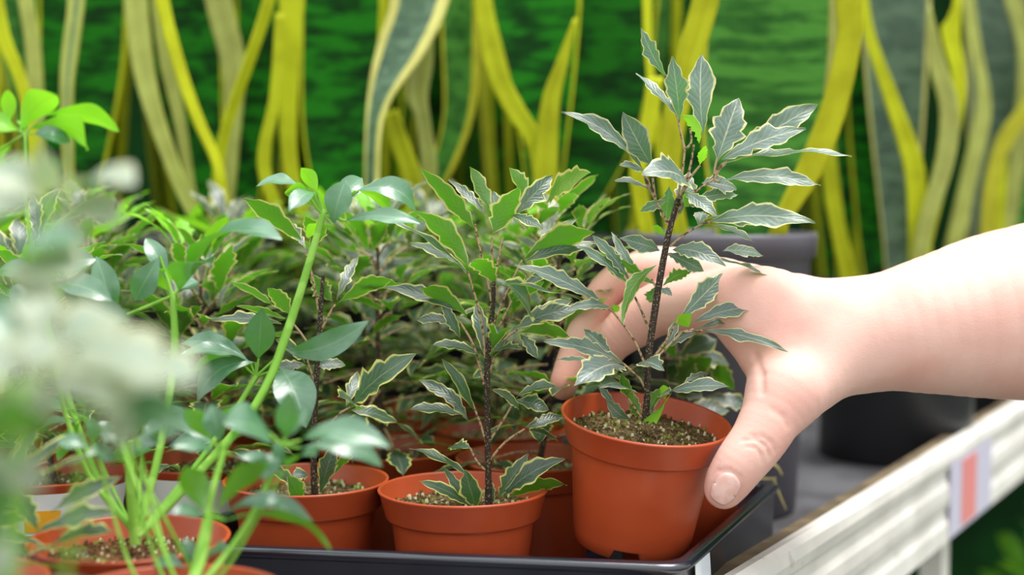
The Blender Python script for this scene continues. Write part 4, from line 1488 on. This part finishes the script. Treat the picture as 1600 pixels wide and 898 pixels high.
snake(1122, 1.27, 'snake plant in the grey pot behind the lifted plant', [
    ([(1110, -140), (1082, 0), (1056, 90), (1036, 180), (1030, 280), (1050, 360)], [(1150, -140), (1124, 0), (1098, 90), (1074, 180), (1062, 280), (1075, 360)], 1.22, .5, .46, 'snake_leaf'),
    ([(1100, -180), (1104, 0), (1096, 200), (1120, 365)], [(1300, -180), (1302, 0), (1286, 200), (1215, 365)], 1.31, .02, .03, 'snake_bright'),
    ([(1300, -140), (1306, 0), (1308, 60), (1285, 160), (1246, 260), (1204, 350)], [(1352, -140), (1346, 0), (1346, 60), (1326, 160), (1290, 260), (1232, 350)], 1.20, .5, .4, 'snake_leaf'),
    ([(1290, -100), (1296, 20), (1290, 120), (1270, 250), (1200, 365)], [(1306, -100), (1312, 20), (1306, 120), (1290, 250), (1216, 365)], 1.24, .5, .5, 'snake_pale'),
    ([(1012, 120), (1000, 200), (984, 270), (1000, 365)], [(1036, 120), (1026, 200), (1010, 270), (1024, 365)], 1.28, .5, .5, 'snake_leaf'),
    ([(1000, -120), (1004, 0), (1010, 110), (1040, 365)], [(1014, -120), (1018, 0), (1022, 110), (1060, 365)], 1.32, .5, .5, 'snake_leaf'),
], mat='grey_pot', h=0.248)
snake(1400, 1.52, 'snake plant in the black pot under the forearm', [
    ([(1340, -80), (1347, 40), (1386, 170), (1414, 270), (1420, 380)], [(1353, -80), (1364, 40), (1408, 160), (1445, 265), (1448, 380)], 1.46, .5, .5, 'snake_leaf'),
    ([(1450, 8), (1452, 100), (1468, 170), (1462, 250), (1434, 350), (1425, 400)], [(1454, 8), (1478, 100), (1499, 170), (1492, 250), (1460, 350), (1450, 400)], 1.45, .5, .5, 'snake_pale'),
    ([(1500, -60), (1486, 20), (1470, 50), (1488, 160), (1440, 380)], [(1506, -60), (1502, 20), (1500, 60), (1508, 160), (1456, 380)], 1.5, .5, .5, 'snake_leaf'),
    ([(1276, 180), (1286, 290), (1298, 360), (1316, 450)], [(1298, 180), (1312, 290), (1322, 360), (1346, 450)], 1.50, .5, .5, 'snake_leaf'),
    ([(1340, -140), (1350, 100), (1380, 380)], [(1460, -140), (1450, 100), (1430, 380)], 1.56, .04, .06, 'snake_grey'),
    ([(1330, -40), (1322, 150), (1340, 380)], [(1420, -40), (1412, 150), (1420, 380)], 1.59, .04, .04, 'snake_leaf'),
], rt=0.084, rb=0.079, h=0.175)
snake(1530, 1.78, 'snake plant at the far right with wavy cream edges', [
    ([(1500, -80), (1507, 40), (1526, 130), (1520, 200), (1508, 250), (1478, 380)], [(1516, -80), (1528, 40), (1548, 150), (1546, 200), (1532, 260), (1506, 380)], 1.70, .5, .5, 'snake_pale'),
    ([(1640, 110), (1590, 170), (1556, 220), (1536, 300), (1530, 400)], [(1660, 120), (1606, 190), (1575, 240), (1558, 300), (1555, 400)], 1.72, .5, .5, 'snake_bright'),
    ([(1560, -80), (1570, 0), (1590, 80), (1584, 200), (1560, 400)], [(1588, -80), (1598, 0), (1622, 90), (1612, 200), (1580, 400)], 1.74, .5, .5, 'snake_pale'),
    ([(1500, -120), (1510, 100), (1515, 380)], [(1610, -120), (1600, 100), (1560, 380)], 1.82, .05, .05, 'snake_grey'),
    ([(1548, 250), (1545, 400)], [(1574, 250), (1568, 400)], 1.73, .5, .5, 'snake_leaf'),
    ([(1600, -120), (1610, 100), (1580, 380)], [(1720, -120), (1710, 100), (1640, 380)], 1.80, .05, .05, 'snake_bright'),
], rt=0.08, h=0.17)


def back_snake(seed):
    rnd_ = random.Random(seed)
    r = empty('snake_plant', (0, 0, 0), 'broad dark leaved snake plant in the shaded rows at the back', 'snake plant', 'snake plants in the back rows')
    round_pot(r, 0.085, 0.07, 0.17, 'black_pot')
    for i in range(9):
        a = rnd_.random() * 6.28
        rr2 = rnd_.uniform(0.005, 0.05)
        b = Vector((math.cos(a) * rr2, math.sin(a) * rr2, 0.135))
        h = rnd_.uniform(0.42, 0.68)
        w = rnd_.uniform(0.055, 0.085)
        ya = rnd_.uniform(-.7, .7)
        sd = Vector((math.cos(ya), math.sin(ya), 0))
        ln = Vector((math.cos(a), math.sin(a), 0)) * rnd_.uniform(0.02, 0.09)
        nn = Vector((sd.y, -sd.x, 0))
        rows_ = 18
        mg = rnd_.choice((.06, .1, .14))
        us = np.array([0, mg * .92, mg * 1.08, .5, 1 - mg * 1.08, 1 - mg * .92, 1])
        uu = np.array([0, .105, .125, .5, .875, .895, 1])
        pts_ = np.zeros((rows_, 7, 3))
        for q in range(rows_):
            t = q / (rows_ - 1)
            c = b + Vector((0, 0, h * t)) + ln * t * t
            tw = rnd_.uniform(-.01, .01) + ya * 0.4 * t
            s2 = Matrix.Rotation(tw, 3, 'Z') @ sd
            ww = w * (0.45 + 0.62 * math.sin(min(1, t * 1.5) * math.pi / 2)) * min(1.0, (1 - t) * 3.2 + 0.02) ** .7
            for j, u in enumerate(us):
                pts_[q, j] = c + s2 * ((u - .5) * ww) - nn * (0.16 * ww * (1 - (2 * u - 1) ** 2))
        uv = np.zeros((rows_, 7, 2))
        uv[:, :, 0] = uu[None]
        uv[:, :, 1] = np.linspace(1, 0, rows_)[:, None]
        mb_ = MB()
        mb_.grid(pts_, uv, 0)
        ob = mb_.build('leaf', M['snake_leaf' if rnd_.random() < .7 else 'snake_bright'], r)
        so = ob.modifiers.new('thick', 'SOLIDIFY')
        so.thickness = 0.0022
        so.offset = 0
    return r


bs = [back_snake(300 + i) for i in range(3)]
KIDS = all_children()
spots = []
for row, dd_ in enumerate((1.70, 1.90)):
    x = -0.70 + 0.09 * row
    lim = 0.149 + 0.6 * (dd_ - 0.92) - 0.13
    while x < lim:
        if not (row == 0 and x > 0.28) and not (row == 1 and 0.47 < x):
            spots.append(Vector((x, dd_, BENCH)))
        x += 0.178
rnd = random.Random(8)
for i, p in enumerate(spots):
    o2 = bs[i] if i < 3 else dup(bs[rnd.randrange(3)])
    o2.location = p
    o2.rotation_euler = (0, 0, rnd.choice((0, math.pi)) + rnd.uniform(-.4, .4))
    if p.y > 1.8:
        o2['label'] = 'broad dark leaved snake plant in the rearmost row before the green netting'
        o2['group'] = 'snake plants in the rearmost row'

# dry blades hanging beside the grey pot
dw = empty('dry_grass', P(1190, 745, 1.14), 'dry straw coloured grass blades drooping behind the thumb', 'grass')
for pl in ([(1160, 742), (1195, 748), (1213, 747)], [(1195, 722), (1212, 728), (1222, 742)], [(1208, 748), (1216, 770), (1228, 796)], [(1150, 742), (1180, 735), (1200, 724)]):
    mb = MB()
    mb.tube([P(x, y, 1.12) for x, y in pl], [0.0012, 0.0012, 0.0006], seg=6)
    mb.build('blade', M['straw'], dw)

# green shrub on the floor beyond the bench
shb = empty('potted_shrub', (0.80, 1.86, 0), 'blurred green shrub standing on the floor beyond the white rail', 'potted shrub')
round_pot(shb, 0.11, 0.085, 0.22, 'black_pot')
mb = MB()
mb.tube([(0.80, 1.86, 0.18), (0.80, 1.86, 0.4), (0.80, 1.86, 0.56)], [0.008, 0.006, 0.004], seg=8)
mb.build('trunk', M['petiole'], shb)
mb = MB()
rnd = random.Random(2)
for i in range(260):
    v = Vector((rnd.gauss(0, 1), rnd.gauss(0, 1), rnd.gauss(0, 1))).normalized()
    c = Vector((0.80, 1.86, 0.46)) + Vector((v.x * .14, v.y * .14, v.z * .15)) * rnd.uniform(0.5, 1)
    dv = (v + Vector((rnd.uniform(-.5, .5), rnd.uniform(-.5, .5), rnd.uniform(-.2, .6)))).normalized()
    leaflet(mb, c, c + dv * rnd.uniform(.04, .07), .022, v + Vector((0, 0, .5)), i, 'round', rows=8, cols=5, mi=0)
mb.build('foliage', [M['young_leaf']], shb)
